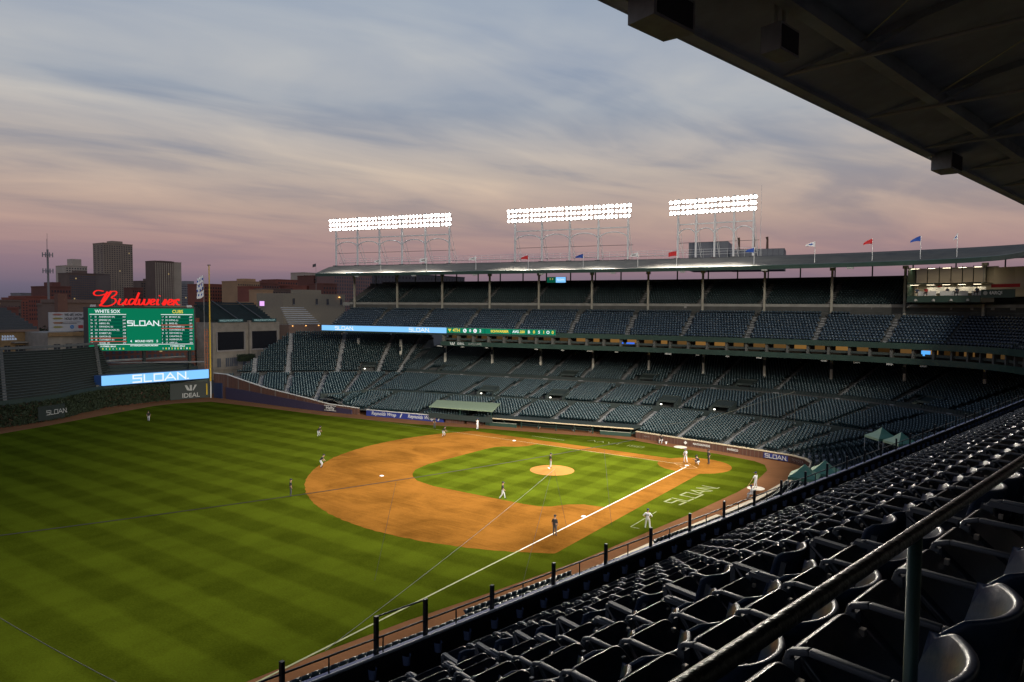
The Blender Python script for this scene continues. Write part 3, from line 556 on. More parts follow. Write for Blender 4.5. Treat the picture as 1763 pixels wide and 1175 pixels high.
sw = lambda r: [r[1], r[0], r[3], r[2], r[5], r[4], r[7], r[6], r[8], -1.]
arr = np.array(arr + [sw(r) for r in arr[-2:5:-1]], float)
NST = len(arr)
SM = chaikin(arr, 3)                       # every column blended alike, so the lines stay in step
TAU = chaikin(np.arange(NST)[:, None].astype(float), 3)[:, 0]
A1, B2 = SM[:, 0:2], SM[:, 2:4]; UF = SM[:, 4:6] / np.linalg.norm(SM[:, 4:6], axis=1, keepdims=True); UO = SM[:, 6:8] / np.linalg.norm(SM[:, 6:8], axis=1, keepdims=True)
SLP = np.where(TAU < 5.5, .45, .22)
DST = np.linalg.norm(A1 - B2, axis=1); UI = (A1 - B2) / DST[:, None]
WALL = np.array([(107.6, -.4), (103.6, -.9), (90, -1.2), (78.3, -1.5), (65.3, -2.9), (48.3, -5.6), (39.5, -8.1), (38.6, -11.0), (14.6, -16.2), (13.5, -13.2), (7.1, -12.2), (-6.2, -10.2), (-10.6, -9.3), (-12.6, -7.8), (-13.6, -5.4), (-13.4, 1.4), (-12.3, 14.7), (-10.5, 26), (-8.1, 39.5), (-5.6, 48.3), (-2.9, 65.3), (0, 107)])
FP = np.vstack([WALL, [(60, 130), (130, 60)]])
def infield(P):
    x, y = P[:, 0], P[:, 1]; c = np.zeros(len(P), bool); j = len(FP) - 1
    for i in range(len(FP)):
        xi, yi = FP[i]; xj, yj = FP[j]
        with np.errstate(divide='ignore', invalid='ignore'): hit = ((yi > y) != (yj > y)) & (x < (xj - xi) * (y - yi) / (yj - yi + 1e-12) + xi)
        c ^= hit; j = i
    return c
rows = []                                  # (name, k, plan points, heights, valid mask, direction to the front)
RW = .84
for k in range(0, 15):
    P = A1 + UF * (.55 + RW * k); z = np.full(len(P), 2.30 - .115 * k); rows.append(('field', k, P, z, np.ones(len(P), bool), UF))
for k in range(0, 34):
    r = 1.25 + RW * k; P = B2 + UI * r; f = r / DST; rows.append(('box', k, P, 4.55 - .122 * np.full(len(P), r), (r < DST - 1.2) & (TAU > .12), UI))
cor = TAU < 5.5
for k in range(0, 26):
    P = B2 + UO * (.35 + RW * k); z = np.where(cor, 4.95, 5.35) + SLP * RW * k
    lim = np.where(cor, 22, 24); rows.append(('terrace', k, P, z, (k < lim) & (TAU > .42 + k * .068), -UO))
AIS = {'field': [1.9, 2.9, 4.0, 5.1, 6.15, 6.72, 7.25, 7.78, 8.4, 9.15, 9.95, 10.9, 11.7, 12.4, 13.1, 13.8, 14.5, 15.2, 16.0, 16.8],
       'box': [.5, 1.25, 2.05, 2.8, 3.6, 4.6, 5.4, 6.35, 6.8, 7.2, 7.62, 8.1, 8.75, 9.5, 10.3, 11.25, 12.0, 12.75, 13.5, 14.3, 15.1, 16.],
       'terrace': [.95, 1.95, 3.05, 4.1, 5.05, 6.0, 6.52, 7.0, 7.5, 8.05, 8.75, 9.55, 10.45, 11.4, 12.2, 12.95, 13.7, 14.5, 15.3]}
VOM = [('box', 6.95, 0, 4), ('box', 7.95, 0, 4), ('box', 10.0, 0, 4), ('box', 11.0, 0, 4), ('terrace', 3.75, 0, 3), ('terrace', 6.2, 0, 3), ('terrace', 7.8, 0, 3), ('terrace', 9.1, 0, 3), ('terrace', 10.9, 0, 3), ('terrace', 13.2, 0, 4)]
terr = MB(); stairs = {}; seatP = {'field': [], 'box': [], 'terrace': []}
for nm, k, P, z, ok, U in rows:
    out = -U; Q = P + out * RW if nm != 'box' else P - UI * RW
    fld = infield(P + U * .5); okk = ok & ~fld
    # tread and riser
    T0 = P + U * .42; T1 = P - U * .42; n = len(P); base = len(terr.v); h = np.where(cor, .38, .19) if nm == 'terrace' else np.full(n, .12)
    for i in range(n):
        terr.v += [(T0[i, 0], T0[i, 1], z[i] - h[i] - .05), (T0[i, 0], T0[i, 1], z[i]), (T1[i, 0], T1[i, 1], z[i])]
    for i in range(n - 1):
        if okk[i] and okk[i + 1]:
            a = base + 3 * i; terr.f += [(a, a + 3, a + 4, a + 1), (a + 1, a + 4, a + 5, a + 2)]; terr.m += [0, 0]
    # seats along the row
    seg_ = np.linalg.norm(np.diff(P, axis=0), axis=1); acc = np.r_[0, np.cumsum(seg_)]
    L = np.arange(.3, acc[-1], .53); X = np.interp(L, acc, P[:, 0]); Y = np.interp(L, acc, P[:, 1]); Z = np.interp(L, acc, z); tt = np.interp(L, acc, TAU)
    good = np.interp(L, acc, okk.astype(float)) > .99
    for ta in AIS[nm]:
        la = np.interp(ta, TAU, acc); good &= np.abs(L - la) > .62
        i = np.searchsorted(TAU, ta); i = min(max(i, 1), n - 1)
        if okk[i] and okk[i - 1]:
            c = np.array([np.interp(ta, TAU, P[:, 0]), np.interp(ta, TAU, P[:, 1])]); u = np.array([np.interp(ta, TAU, U[:, 0]), np.interp(ta, TAU, U[:, 1])]); u /= np.linalg.norm(u)
            st = stairs.setdefault((nm, ta), MB()); zc_ = float(np.interp(ta, TAU, z)); hh = .38 if (nm == 'terrace' and ta < 5.5) else .19 if nm == 'terrace' else .12
            rz = math.atan2(u[1], u[0]) - math.pi / 2
            st.box((*(c + u * .22), zc_ - .06), (1.1, .42, .16), rz); st.box((*(c - u * .2), zc_ + hh / 2 - .06), (1.1, .42, .16 + hh / 2), rz)
    for vn, vt, k0, k1 in VOM:
        kk = k
        if vn == 'box':      # the box vomitories open on the front aisle
            if nm == 'box':
                la = np.interp(vt, TAU, acc); rr = DST[np.searchsorted(TAU, vt)] - (1.25 + RW * k)
                if rr < 4.2: good &= np.abs(L - la) > 1.9
        elif nm == vn and k0 <= k <= k1:
            la = np.interp(vt, TAU, acc); good &= np.abs(L - la) > 1.9
    tx = np.gradient(P[:, 0]); ty = np.gradient(P[:, 1]); TX = np.interp(L, acc, tx); TY = np.interp(L, acc, ty); tn = np.hypot(TX, TY); TX /= tn; TY /= tn
    # visible share only: nothing of the near side beyond the home bend can be seen
    seatP[nm].append(np.stack([X, Y, Z, TX, TY], 1)[good])
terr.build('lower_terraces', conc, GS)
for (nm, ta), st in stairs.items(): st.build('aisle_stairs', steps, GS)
def strip(P, z0, z1, m, name, parent=GS, th=.25, U=None, mask=None):
    b = MB(); n = len(P); U = UO if U is None else U
    for i in range(n - 1):
        if mask is not None and not (mask[i] and mask[i + 1]): continue
        a0_, a1_ = P[i], P[i + 1]; c0, c1 = a0_ + U[i] * th, a1_ + U[i + 1] * th
        f0 = z0[i] if hasattr(z0, '__len__') else z0; g0 = z1[i] if hasattr(z1, '__len__') else z1
        b.quad((*a0_, f0), (*a1_, f0), (*a1_, g0), (*a0_, g0)); b.quad((*a0_, g0), (*a1_, g0), (*c1, g0), (*c0, g0))
    return b.build(name, m, parent)
lowgreen = mat('wall_green_dark', (.020, .030, .028), .7, var=.2)
strip(B2 + UO * .02, 4.3, np.where(cor, 4.95, 5.9), lowgreen, 'terrace_front_wall', th=.12, mask=TAU > .4)
okb = ~infield(A1)
strip(A1 - UI * .55, 2.2, 3.25, lowgreen, 'box_front_wall', th=.1, U=-UI, mask=okb)
# cross walk slab and front aisle slab
b = MB()
for i in range(len(B2) - 1):
    if infield(B2[i:i + 2] + UI[i:i + 2] * 1.2).any(): continue
    b.quad((*(B2[i] + UI[i] * 1.4), 4.5), (*(B2[i + 1] + UI[i + 1] * 1.4), 4.5), (*(B2[i + 1] + UO[i + 1] * .2), 4.5), (*(B2[i] + UO[i] * .2), 4.5))
for i in range(len(A1) - 1):
    if infield(A1[i:i + 2]).any(): continue
    b.quad((*(A1[i] + UF[i] * .8), 2.3), (*(A1[i + 1] + UF[i + 1] * .8), 2.3), (*(A1[i + 1] - UI[i + 1] * .9), 2.3), (*(A1[i] - UI[i] * .9), 2.3))
b.build('cross_walks', mat('walk_concrete', (.115, .115, .112), .85, var=.2), GS)
# rear wall of the lower bowl, in the dark under the deck
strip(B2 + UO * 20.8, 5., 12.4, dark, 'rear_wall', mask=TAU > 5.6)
# vomitories: dark tunnel mouths with low walls and one lamp
vl = glow('tunnel_lamp', (1, .95, .8), 5.)
for vn, vt, k0, k1 in VOM:
    i = np.searchsorted(TAU, vt); i = min(max(i, 1), len(TAU) - 1)
    if vn == 'box': p = A1[i] - UI[i] * .75; u = -UI[i]; zb = 2.3
    else: p = B2[i] + UO[i] * .1; u = UO[i]; zb = 4.5
    t = np.array([-u[1], u[0]]); lit = vn == 'terrace' and vt > 12
    def pt(x, y, z): q = p + t * x + u * y; return (q[0], q[1], zb + z)
    b = MB(); dep = 3.4
    b.quad(pt(-1.6, dep, -.3), pt(1.6, dep, -.3), pt(1.6, dep, 2.5), pt(-1.6, dep, 2.5))
    for s_ in (-1.6, 1.6): b.hexa([pt(s_ - .1, -.05, 0), pt(s_ + .1, -.05, 0), pt(s_ + .1, dep, 0), pt(s_ - .1, dep, 0), pt(s_ - .1, -.05, 1.5), pt(s_ + .1, -.05, 1.5), pt(s_ + .1, dep, 2.5), pt(s_ - .1, dep, 2.5)])
    b.quad(pt(-1.6, 1.2, 1.55), pt(1.6, 1.2, 1.55), pt(1.6, dep, 2.3), pt(-1.6, dep, 2.3)); b.quad(pt(-1.6, 1.2, 1.55), pt(1.6, 1.2, 1.55), pt(1.6, 1.2, 1.9), pt(-1.6, 1.2, 1.9))
    o = b.build('vomitory', lowgreen, GS)
    b = MB(); b.box(pt(1.1, .9, 1.15), (.26, .16, .16)); b.build('lamp', vl, o)
    if lit: b = MB(); b.quad(pt(-1.5, 3.3, 0), pt(.6, 3.3, 0), pt(.6, 3.3, 1.6), pt(-1.5, 3.3, 1.6)); b.build('lit_passage', glow('passage_warm', (1, .5, .16), .22), o)

# ------------------------------------------------------------------ seats of the far stands (thousands alike: the ones too small to pick apart)
def far_seat():
    b = MB()
    b.hexa([(-.235, 0, .40), (.235, 0, .40), (.235, .05, .40), (-.235, .05, .40), (-.20, -.07, .86), (.20, -.07, .86), (.20, -.02, .86), (-.20, -.02, .86)])
    b.hexa([(-.21, .10, .41), (.21, .10, .41), (.21, .13, .37), (-.21, .13, .37), (-.20, .36, .63), (.20, .36, .63), (.20, .40, .59), (-.20, .40, .59)], 2)
    b.add([(.262, .02, 0), (.262, .40, 0), (.262, .40, .62), (.262, -.02, .62)], [(0, 1, 2, 3)])
    b.add([(.24, -.02, .62), (.29, -.02, .62), (.29, .42, .62), (.24, .42, .62)], [(0, 1, 2, 3)])
    b.add([(-.07, -.005, .80), (.07, -.005, .80), (.06, -.02, .864), (-.06, -.02, .864)], [(0, 1, 2, 3)], 1)  # pale quad on the backrest top: a glint drawn as colour
    return np.array(b.v), np.array(b.f), np.array(b.m)
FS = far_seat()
def scatter(name, A, mats, label, parent=None, tmpl=FS, jit=.0):
    V, F, Mi = tmpl; n = len(A); X = np.stack([A[:, 3], A[:, 4]], 1); Yd = np.stack([-A[:, 4], A[:, 3]], 1) * A[:, 5:6]
    X = X * A[:, 5:6]
    out = np.empty((n, len(V), 3), np.float32)
    tilt = rng.normal(0, jit, n)[:, None] if jit else 0
    out[:, :, 0] = A[:, None, 0] + V[None, :, 0] * X[:, None, 0] + (V[None, :, 1] + tilt * V[None, :, 2]) * Yd[:, None, 0]
    out[:, :, 1] = A[:, None, 1] + V[None, :, 0] * X[:, None, 1] + (V[None, :, 1] + tilt * V[None, :, 2]) * Yd[:, None, 1]
    out[:, :, 2] = A[:, None, 2] + V[None, :, 2]
    FF = (F[None] + (np.arange(n) * len(V))[:, None, None]).reshape(-1, 4)
    o = bpy.data.objects.new(name, npmesh(name, out.reshape(-1, 3), FF, mats, np.tile(Mi, n))); link(o, parent); tag(o, label, 'seats', kind='stuff'); return o
seatg = mat('seat_green', (.0080, .0235, .029), .45, var=.3, scale=.9); plate = mat('seat_glint', (.19, .27, .29), .5)  # plate is the colour of the painted glint on each seat top
seatn = mat('seat_navy', (.026, .048, .074), .38, var=.3, scale=.9); glintn = mat('seat_glint_blue', (.16, .21, .27), .4)
pang = mat('seat_pan_green', (.006, .019, .021), .45, var=.3, scale=.9); pann = mat('seat_pan_navy', (.018, .033, .050), .45, var=.3, scale=.9)
def facing(L):                             # add the sign that makes +y of the seat look to the field
    A = np.concatenate(L); s = np.ones((len(A), 1)); return np.concatenate([A, s], 1)
# rows run from right field round to the near side, so the left of the run is away from the field
for nm, lb in (('field', 'dark green seats of the front boxes rising from the field wall'), ('box', 'dark green seats between the front aisle and the cross walk'), ('terrace', 'dark green seats of the terrace behind the cross walk and under the upper deck')):
    A = facing(seatP[nm]); A[:, 5] = -1.
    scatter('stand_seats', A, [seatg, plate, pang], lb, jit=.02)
# upper deck: aisles at every column
upa = []
for s in np.arange(12., -175, -11.85): upa.append(A0 + s + 1.0)
def deck_rows(a_lo, a_hi, rowsdef, aisles, half=.58):
    out = []
    for d, z in rowsdef:
        aa = np.arange(a_lo, a_hi, .02); P = P2(aa, np.full(len(aa), d)); acc = np.r_[0, np.cumsum(np.linalg.norm(np.diff(P, axis=0), axis=1))]
        L = np.arange(.3, acc[-1], .52); a_ = np.interp(L, acc, aa); good = np.ones(len(L), bool)
        for t in aisles: good &= np.abs(L - np.interp(t, aa, acc)) > half
        a_ = a_[good]; P = P2(a_, np.full(len(a_), d)); n = n_of(a_); out.append(np.stack([P[:, 0], P[:, 1], np.full(len(a_), z), -n[:, 1], n[:, 0], np.ones(len(a_))], 1))
    return np.concatenate(out)
lowdef = [(-10.45 + .74 * j, rowz(j)) for j in range(10)]; updef = [(.05 + .76 * k, uprz(k)) for k in range(13)]
far_lo = np.concatenate([deck_rows(12, AF - .5, lowdef, upa), deck_rows(30, AF - .5, [(-2.6, 18.95)], upa)]); far_up = deck_rows(A0 - 107, AF - .5, updef, upa)
scatter('deck_seats', far_lo, [seatn, glintn, pann], 'dark blue seats of the far upper deck below its cross aisle', jit=.02); scatter('deck_seats', far_up, [seatg, plate, pang], 'dark green seats of the far upper deck up under the roof', jit=.02)
for t in upa:
    if t < 20: continue
    b = MB(); r = -math.pi / 2 + math.atan2(*n_of(np.array([t]))[0][::-1])
    for d, z in lowdef: p = P3(t, d + .12, z + .08); b.box(p, (1.1, .36, .2), r + math.pi); p = P3(t, d - .26, z - .02); b.box(p, (1.1, .36, .1), r + math.pi)
    b.build('aisle_stairs', steps, GS)
    if t > A0 - 107:
        b = MB()
        for d, z in updef: p = P3(t, d + .1, z + .07); b.box(p, (1.1, .36, .18), r + math.pi); p = P3(t, d - .27, z - .02); b.box(p, (1.1, .36, .1), r + math.pi)
        b.build('aisle_stairs', steps, GS)
# ------------------------------------------------------------------ lamp towers on the roofs
tower = mat('tower_white', (.74, .74, .72), .5); lens = glow('lamp_lens', (1., .955, .90), 26.); lens2 = glow('lamp_lens_dim', (1., .93, .85), 9.); lens3 = glow('lamp_lens_bright', (1., .97, .93), 42.); house = mat('lamp_housing', (.10, .10, .10), .5)
b = MB(); n = 10; ring = [(r * math.cos(2 * math.pi * k / n), y, r * math.sin(2 * math.pi * k / n)) for r, y in ((.345, -.30), (.33, .02), (.14, .30)) for k in range(n)]
b.v = ring; b.f = [tuple(range(n))]; b.m = [1]
for i in range(2): b.f += [(i * n + k, (i + 1) * n + k, (i + 1) * n + (k + 1) % n, i * n + (k + 1) % n) for k in range(n)]; b.m += [0] * n
b.f.append(tuple(range(2 * n, 3 * n))[::-1]); b.m.append(0); LAMPS = [b.mesh('lamp', [house, m_]) for m_ in (lens, lens, lens2, lens3)]
def light_tower(s0, s1, nrow, nposts, label, near=False, groups=()):
    sg = -1 if near else 1
    am = sg * (A0 + (s0 + s1) / 2); t = tang(am) * (1 if not near else -1); nv = n_of(np.array([am]))[0]; o3 = P3(am, 2., 30.25)
    rz = math.atan2(-nv[1], -nv[0]) + math.pi / 2        # local +y points away from the field, local x along the stand
    T = empty('light_tower', o3, rz, label, 'light tower', 'lamp towers on the grandstand roof'); Wd = abs(s1 - s0)
    xs = np.linspace(-Wd / 2 + 1.7, Wd / 2 - .6, nposts)
    for i, x in enumerate(xs):
        p = MB(); p.beam((x, 0, -.4), (x, 0, 11.9), .32, .32); p.build('post', tower, T)
        p = MB(); p.tube([(x, .1, 5.2), (x + .3, 3.4, -.5)], .07, 6); p.tube([(x, .1, 8.6), (x + .25, 3.2, 1.2)], .05, 6); p.build('strut', tower, T)
        p = MB(); p.box((x, 0, -.15), (1.2, 1.1, .35)); p.build('base_plate', house, T)
    for i in range(nposts - 1):
        x0, x1 = xs[i], xs[i + 1]; pts = [((x0 + x1) / 2 - math.cos(a_) * (x1 - x0) / 2, 0, 4.3 + 1.55 * math.sin(a_)) for a_ in np.linspace(0, math.pi, 13)]
        p = MB(); p.tube(pts, .12, 6); p.build('arch', tower, T)
    for z, r in ((6.75, .24), (8.75, .18)):
        p = MB(); p.beam((xs[0], 0, z), (xs[-1], 0, z), r, r); p.build('cross_beam', tower, T)
    p = MB(); p.tube([(xs[0] - .3, .6, 3.1), (xs[-1] + 1, .6, 3.1)], .05, 6); p.build('cross_bar', house, T)
    for r in range(3):
        z = 9.15 + r * 1.08
        p = MB(); p.beam((-Wd / 2, .18, z - .4), (Wd / 2, .18, z - .4), .12, .09); p.build('lamp_rail', house, T)
        for i in range(nrow):
            x = -Wd / 2 + .3 + (Wd - .6) * i / (nrow - 1)
            x += .06 * math.sin(i * 2.1)
            l = inst('lamp', random.choice(LAMPS), T, (x, -.12, z)); l.rotation_euler = (math.radians(17 + random.uniform(-5, 5)), 0, math.radians(random.uniform(-14, 14)))
    return T
def flood(s, near, aim, watts, cone=52):
    sg = -1 if near else 1; p = P3(sg * (A0 + s), .4, 41.0); l = bpy.data.lights.new('tower_flood', 'SPOT'); l.energy = watts; l.color = (1., .91, .76); l.spot_size = math.radians(cone); l.spot_blend = 1.; l.shadow_soft_size = 1.6
    o = bpy.data.objects.new('tower_flood', l); COL.objects.link(o); o.location = p; o.rotation_euler = (Vector(aim) - Vector(p)).to_track_quat('-Z', 'Y').to_euler()
TW = [(21.9, -12.8, 36, 6, 'widest lamp tower, lit, over the right field end of the roof'), (-27.2, -55.2, 31, 5, 'lit lamp tower in the middle of the far roof'), (-63., -80.1, 21, 5, 'narrow lit lamp tower on the roof beside the grey rooftop building')]
for a_, b_, c_, d_, e_ in TW: light_tower(a_, b_, c_, d_, e_)
for a_, b_, c_, d_, e_ in TW: light_tower(a_, b_, c_, d_, 'lamp tower on the near grandstand roof, ' + ('at its outfield end' if a_ > 0 else 'in the middle of it' if a_ > -40 else 'at its home plate end'), near=True)
KW = 1000.
for s_ in (16, 4.5, -7): flood(s_, False, (38 + s_ * .8, 28, 0), 105 * KW, 44)
for s_ in (-32, -41, -50): flood(s_, False, (24 + (s_ + 41) * .9, 22, 0), 138 * KW, 44)
for s_ in (-65.5, -71.5, -77.5): flood(s_, False, (8 + (s_ + 71) * .7, 16, 0), 138 * KW, 44)
for s_ in (12, -2): flood(s_, True, (38, 36 + s_, 0), 62 * KW, 70)
for s_ in (-36, -46): flood(s_, True, (22, 12, 0), 180 * KW, 60)
for s_ in (-67, -76): flood(s_, True, (13, 4, 0), 200 * KW, 58)
for s_, q_ in ((5, (66, -32, 12)), (-41, (34, -40, 12)), (-71, (0, -42, 12))): flood(s_, True, q_, 72 * KW, 62)
for s_ in (4.5, -41, -71): flood(s_, False, (-30, 62, 17), 100 * KW, 46)
# walk behind the lamps along the ridge
RWK = empty('roof_catwalk', (0, 0, 0), 0, 'white railed catwalk running along the ridge of the far roof', 'catwalk')
b = MB()
for s in np.arange(20, -82, -1.6): b.tube([P3(A0 + s, 3.2, 30.3), P3(A0 + s, 3.2, 32.0)], .025, 4)
b.build('balusters', tower, RWK)['kind'] = 'stuff'
for z in (31.0, 31.5, 32.0):
    b = MB(); b.tube([P3(A0 + s, 3.2, z) for s in np.arange(20, -82, -4.)], .035, 5); b.build('rail', tower, RWK)
b = MB(); b.beam(P3(A0 + 20, 2.9, 30.95), P3(A0 - 62, 2.9, 30.95), .9, .08); b.build('walkway', tower, RWK)
# ------------------------------------------------------------------ pennants along the roof edge
fw, fr_, fb = mat('flag_white', (.72, .72, .74), .8), mat('flag_red', (.50, .020, .025), .8), mat('flag_blue', (.020, .075, .36), .8)
def pennant(s, d, zb, h, col, label, L=1.5, mark=None, taper=.25, rig=0.):
    p = P3(A0 + s, d, zb); T = empty('flagpole', p, 0, label, 'flag', 'flags along the far roof edge'); m = MB(); m.tube([(0, 0, -.3), (0, 0, h)], .045, 6); m.build('pole', tower, T)
    f = MB(); nx, nz = 9, 4; dirv = -np.array([.82, .57]) * -1
    for i in range(nx):
        for j in range(nz):
            u = i / (nx - 1); w = (j / (nz - 1) - .5) * (1 - (1 - taper) * u); x = u * L
            wob = .13 * math.sin(u * 6.5 + s) * u; f.v.append((dirv[0] * x + .57 * wob, dirv[1] * x - .82 * wob, h - .45 + w * .85 - rig * u * u))
    for i in range(nx - 1):
        for j in range(nz - 1): f.f.append((i * nz + j, (i + 1) * nz + j, (i + 1) * nz + j + 1, i * nz + j + 1)); f.m.append(1 if mark and 2 <= i <= 5 and j == 1 else 0)
    f.build('flag', [col, mark or col], T, smooth=True)
lb = ['white pennant on the roof edge under the widest lamp tower', 'white pennant on the roof edge just past the widest lamp tower', 'white pennant on the roof edge between the first two lamp towers', 'red pennant on the roof edge under the middle lamp tower', 'blue pennant on the roof edge under the middle lamp tower', 'white pennant on the roof edge between the middle and narrow towers', 'red pennant on the roof edge under the narrow lamp tower', 'blue pennant on the roof edge in front of the grey rooftop building',
      'white pennant with blue lettering on the dark bend of the roof', 'dark red pennant on the roof by the press box end', 'blue pennant on the roof above the press box', 'limp striped flag on the roof above the broadcast box']
for i, (s, c) in enumerate(zip((-2.4, -14.1, -25.9, -37.65, -49.2, -60.5, -68.9, -83., -93.4, -103.2, -111.1, -118.), (fw, fw, fw, fr_, fb, fw, fr_, fb, fw, fr_, fb, fw))):
    bend = i > 6
    pennant(s, -11.6, 27.6 if not bend else 27.7, 3.0 if i < 8 else 3.6, c, lb[i], 1.5 if i < 11 else .5, mark=fb if i in (8, 11) else house if i in (0, 1, 2, 5) else None, taper=.9 if i in (6, 1) else .3, rig=.25 if i < 9 else .5)
# rooftop plant behind the roof
RB = empty('rooftop_building', (0, 0, 0), 0, 'grey metal clad plant building behind the narrow lamp tower', 'building'); gm = mat('grey_cladding', (.17, .18, .20), .6, var=.1)
def SD(s, d, z): q = C0 + EE * s + NN * d; return np.array([q[0], q[1], z])
def sd_box(b, s0, s1, d0, d1, z0, z1): b.hexa([SD(s, d, z) for z in (z0, z1) for s, d in ((s0, d0), (s1, d0), (s1, d1), (s0, d1))])
b = MB(); sd_box(b, -64.5, -73., 18, 26, 28.6, 34.9); b.build('wall', gm, RB)
b = MB(); sd_box(b, -73.1, -84.6, 18.2, 27, 28.6, 33.1); b.build('wall', mat('grey_cladding_dark', (.10, .11, .13), .6, var=.1), RB)
for i in range(10):
    s = -73.5 - i * 1.1; b = MB(); sd_box(b, s, s - 1.0, 18.05, 18.2, 29.5, 33.0); b.build('cladding_panel', gm, RB)
for s in (-75.1, -78.2, -81.): 
    b = MB(); p = SD(s, 20, 33); b.tube([p, p + [0, 0, 2.2], p + [.1, .1, 2.8]], [.28, .22, .3], 8); b.build('flue', mat('flue_rust', (.10, .055, .035), .7), RB)
b = MB(); p = P3(A0 - 79.9, 6, 30); b.tube([p, p + [0, 0, 14.5]], [.06, .02], 5); tag(b.build('antenna_mast', tower), 'thin antenna mast standing behind the narrow lamp tower', 'antenna')
# ------------------------------------------------------------------ ribbon boards on the deck front
def ribbon(s0, s1, z0, z1, m, label):
    T = empty('ribbon_board', (0, 0, 0), 0, label, 'led board')
    b = MB(); sweep(b, [(-11.81, z0), (-12.0, z0), (-12.0, z1), (-11.81, z1)], A0 + s0, A0 + s1, closed=True); b.build('cabinet', house, T)
    b = MB(); sweep(b, [(-12.02, z0 + .05), (-12.02, z1 - .05)], A0 + s0, A0 + s1); b.build('display', m, T); return T
LB = glow('led_lightblue', (.22, .55, 1.), 1.15); LG = glow('led_green', (.004, .20, .105), 1.); LW = glow('led_white', (.9, .97, 1.), 1.); LY = glow('led_yellow', (1., .78, .08), .9); LR = glow('led_red', (.95, .06, .05), .8); LGd = glow('led_green_dark', (.002, .085, .05), .9)
R1 = ribbon(13.58, -19.2, 14.45, 15.72, LB, 'light blue led ribbon on the front of the far upper deck'); R2 = ribbon(-19.3, -43.8, 14.55, 15.72, LG, 'green led score ribbon on the front of the far upper deck')
tv = -tang(A0 - 10)
for s in (7.3, -12.45): put(sloan(LW, .72, 'lettering', .2, 1.25), 'lettering', R1, P3(A0 + s, -12.03, 15.08), tv)
put(text_mesh('lettering', '4TH', .95, LY, bold=.02), 'lettering', R2, P3(A0 - 21.6, -12.05, 15.13), tv)
b = MB(); b.add([(-.4, .3, .02), (.4, .3, .02), (0, -.35, .02)], [(0, 2, 1)]); put(b.mesh('marker', LY), 'marker', R2, P3(A0 - 20.0, -12.05, 15.13), tv)
for s, m in ((-23.6, house), (-26.0, LW)):
    b = MB(); b.prism([(.42 * math.cos(t), .42 * math.sin(t)) for t in np.linspace(0, 6.28, 14, endpoint=False)], 0, .02); e_ = put(b.mesh('emblem', LW), 'emblem', R2, P3(A0 + s, -12.04, 15.13), tv)
    put(stroke([[(-.15, .2), (.1, .05), (-.1, -.05), (.15, -.22)]] if m == house else [[(.12, .14), (-.12, .14), (-.12, -.14), (.12, -.14)]], .11, house if m == house else glow('led_rose', (.8, .35, .4), .8), 'emblem', .03), 'emblem', R2, P3(A0 + s, -12.06, 15.13), tv)
for s, tx, m in ((-24.85, '0', LW), (-27.2, '2', LW), (-31.6, 'SCHWARBER', LY), (-35.2, 'AVG', LW), (-36.6, '.250', LY), (-38.1, 'B', LW), (-39.2, '0', LY), (-40.3, 'S', LW), (-41.3, '1', LY), (-42.2, 'O', LW), (-43.2, '0', LY)):
    put(text_mesh('lettering', tx, .82 if len(tx) < 3 else .68, m, bold=.025), 'lettering', R2, P3(A0 + s, -12.05, 15.12), tv)
b = MB(); 
for s in (-28.2, -34.2, -37.6): b.quad((-.0, -.55, .01), (.12, -.55, .01), (.12, .55, .01), (0, .55, .01)); put(b.mesh('divider', LGd), 'divider', R2, P3(A0 + s, -12.03, 15.13), tv); b = MB()
TV = empty('hanging_screen', (0, 0, 0), 0, 'small screen hung under the far roof, half green half light blue', 'screen')
b = MB(); sd_box(b, -38.1, -42.5, -2.2, -2.0, 25.35, 26.6); b.build('cabinet', house, TV)
b = MB(); b.quad(P3(A0 - 38.2, -2.23, 25.4), P3(A0 - 40.2, -2.23, 25.4), P3(A0 - 40.2, -2.23, 26.55), P3(A0 - 38.2, -2.23, 26.55)); b.build('score_panel', LGd, TV)
b = MB(); b.quad(P3(A0 - 40.2, -2.23, 25.4), P3(A0 - 42.4, -2.23, 25.4), P3(A0 - 42.4, -2.23, 26.55), P3(A0 - 40.2, -2.23, 26.55)); b.build('ad_panel', LB, TV)
put(text_mesh('lettering', '3  2', .5, LY), 'lettering', TV, P3(A0 - 39.2, -2.28, 26.15), tv); put(sloan(LW, .28), 'lettering', TV, P3(A0 - 41.3, -2.27, 26.0), tv)
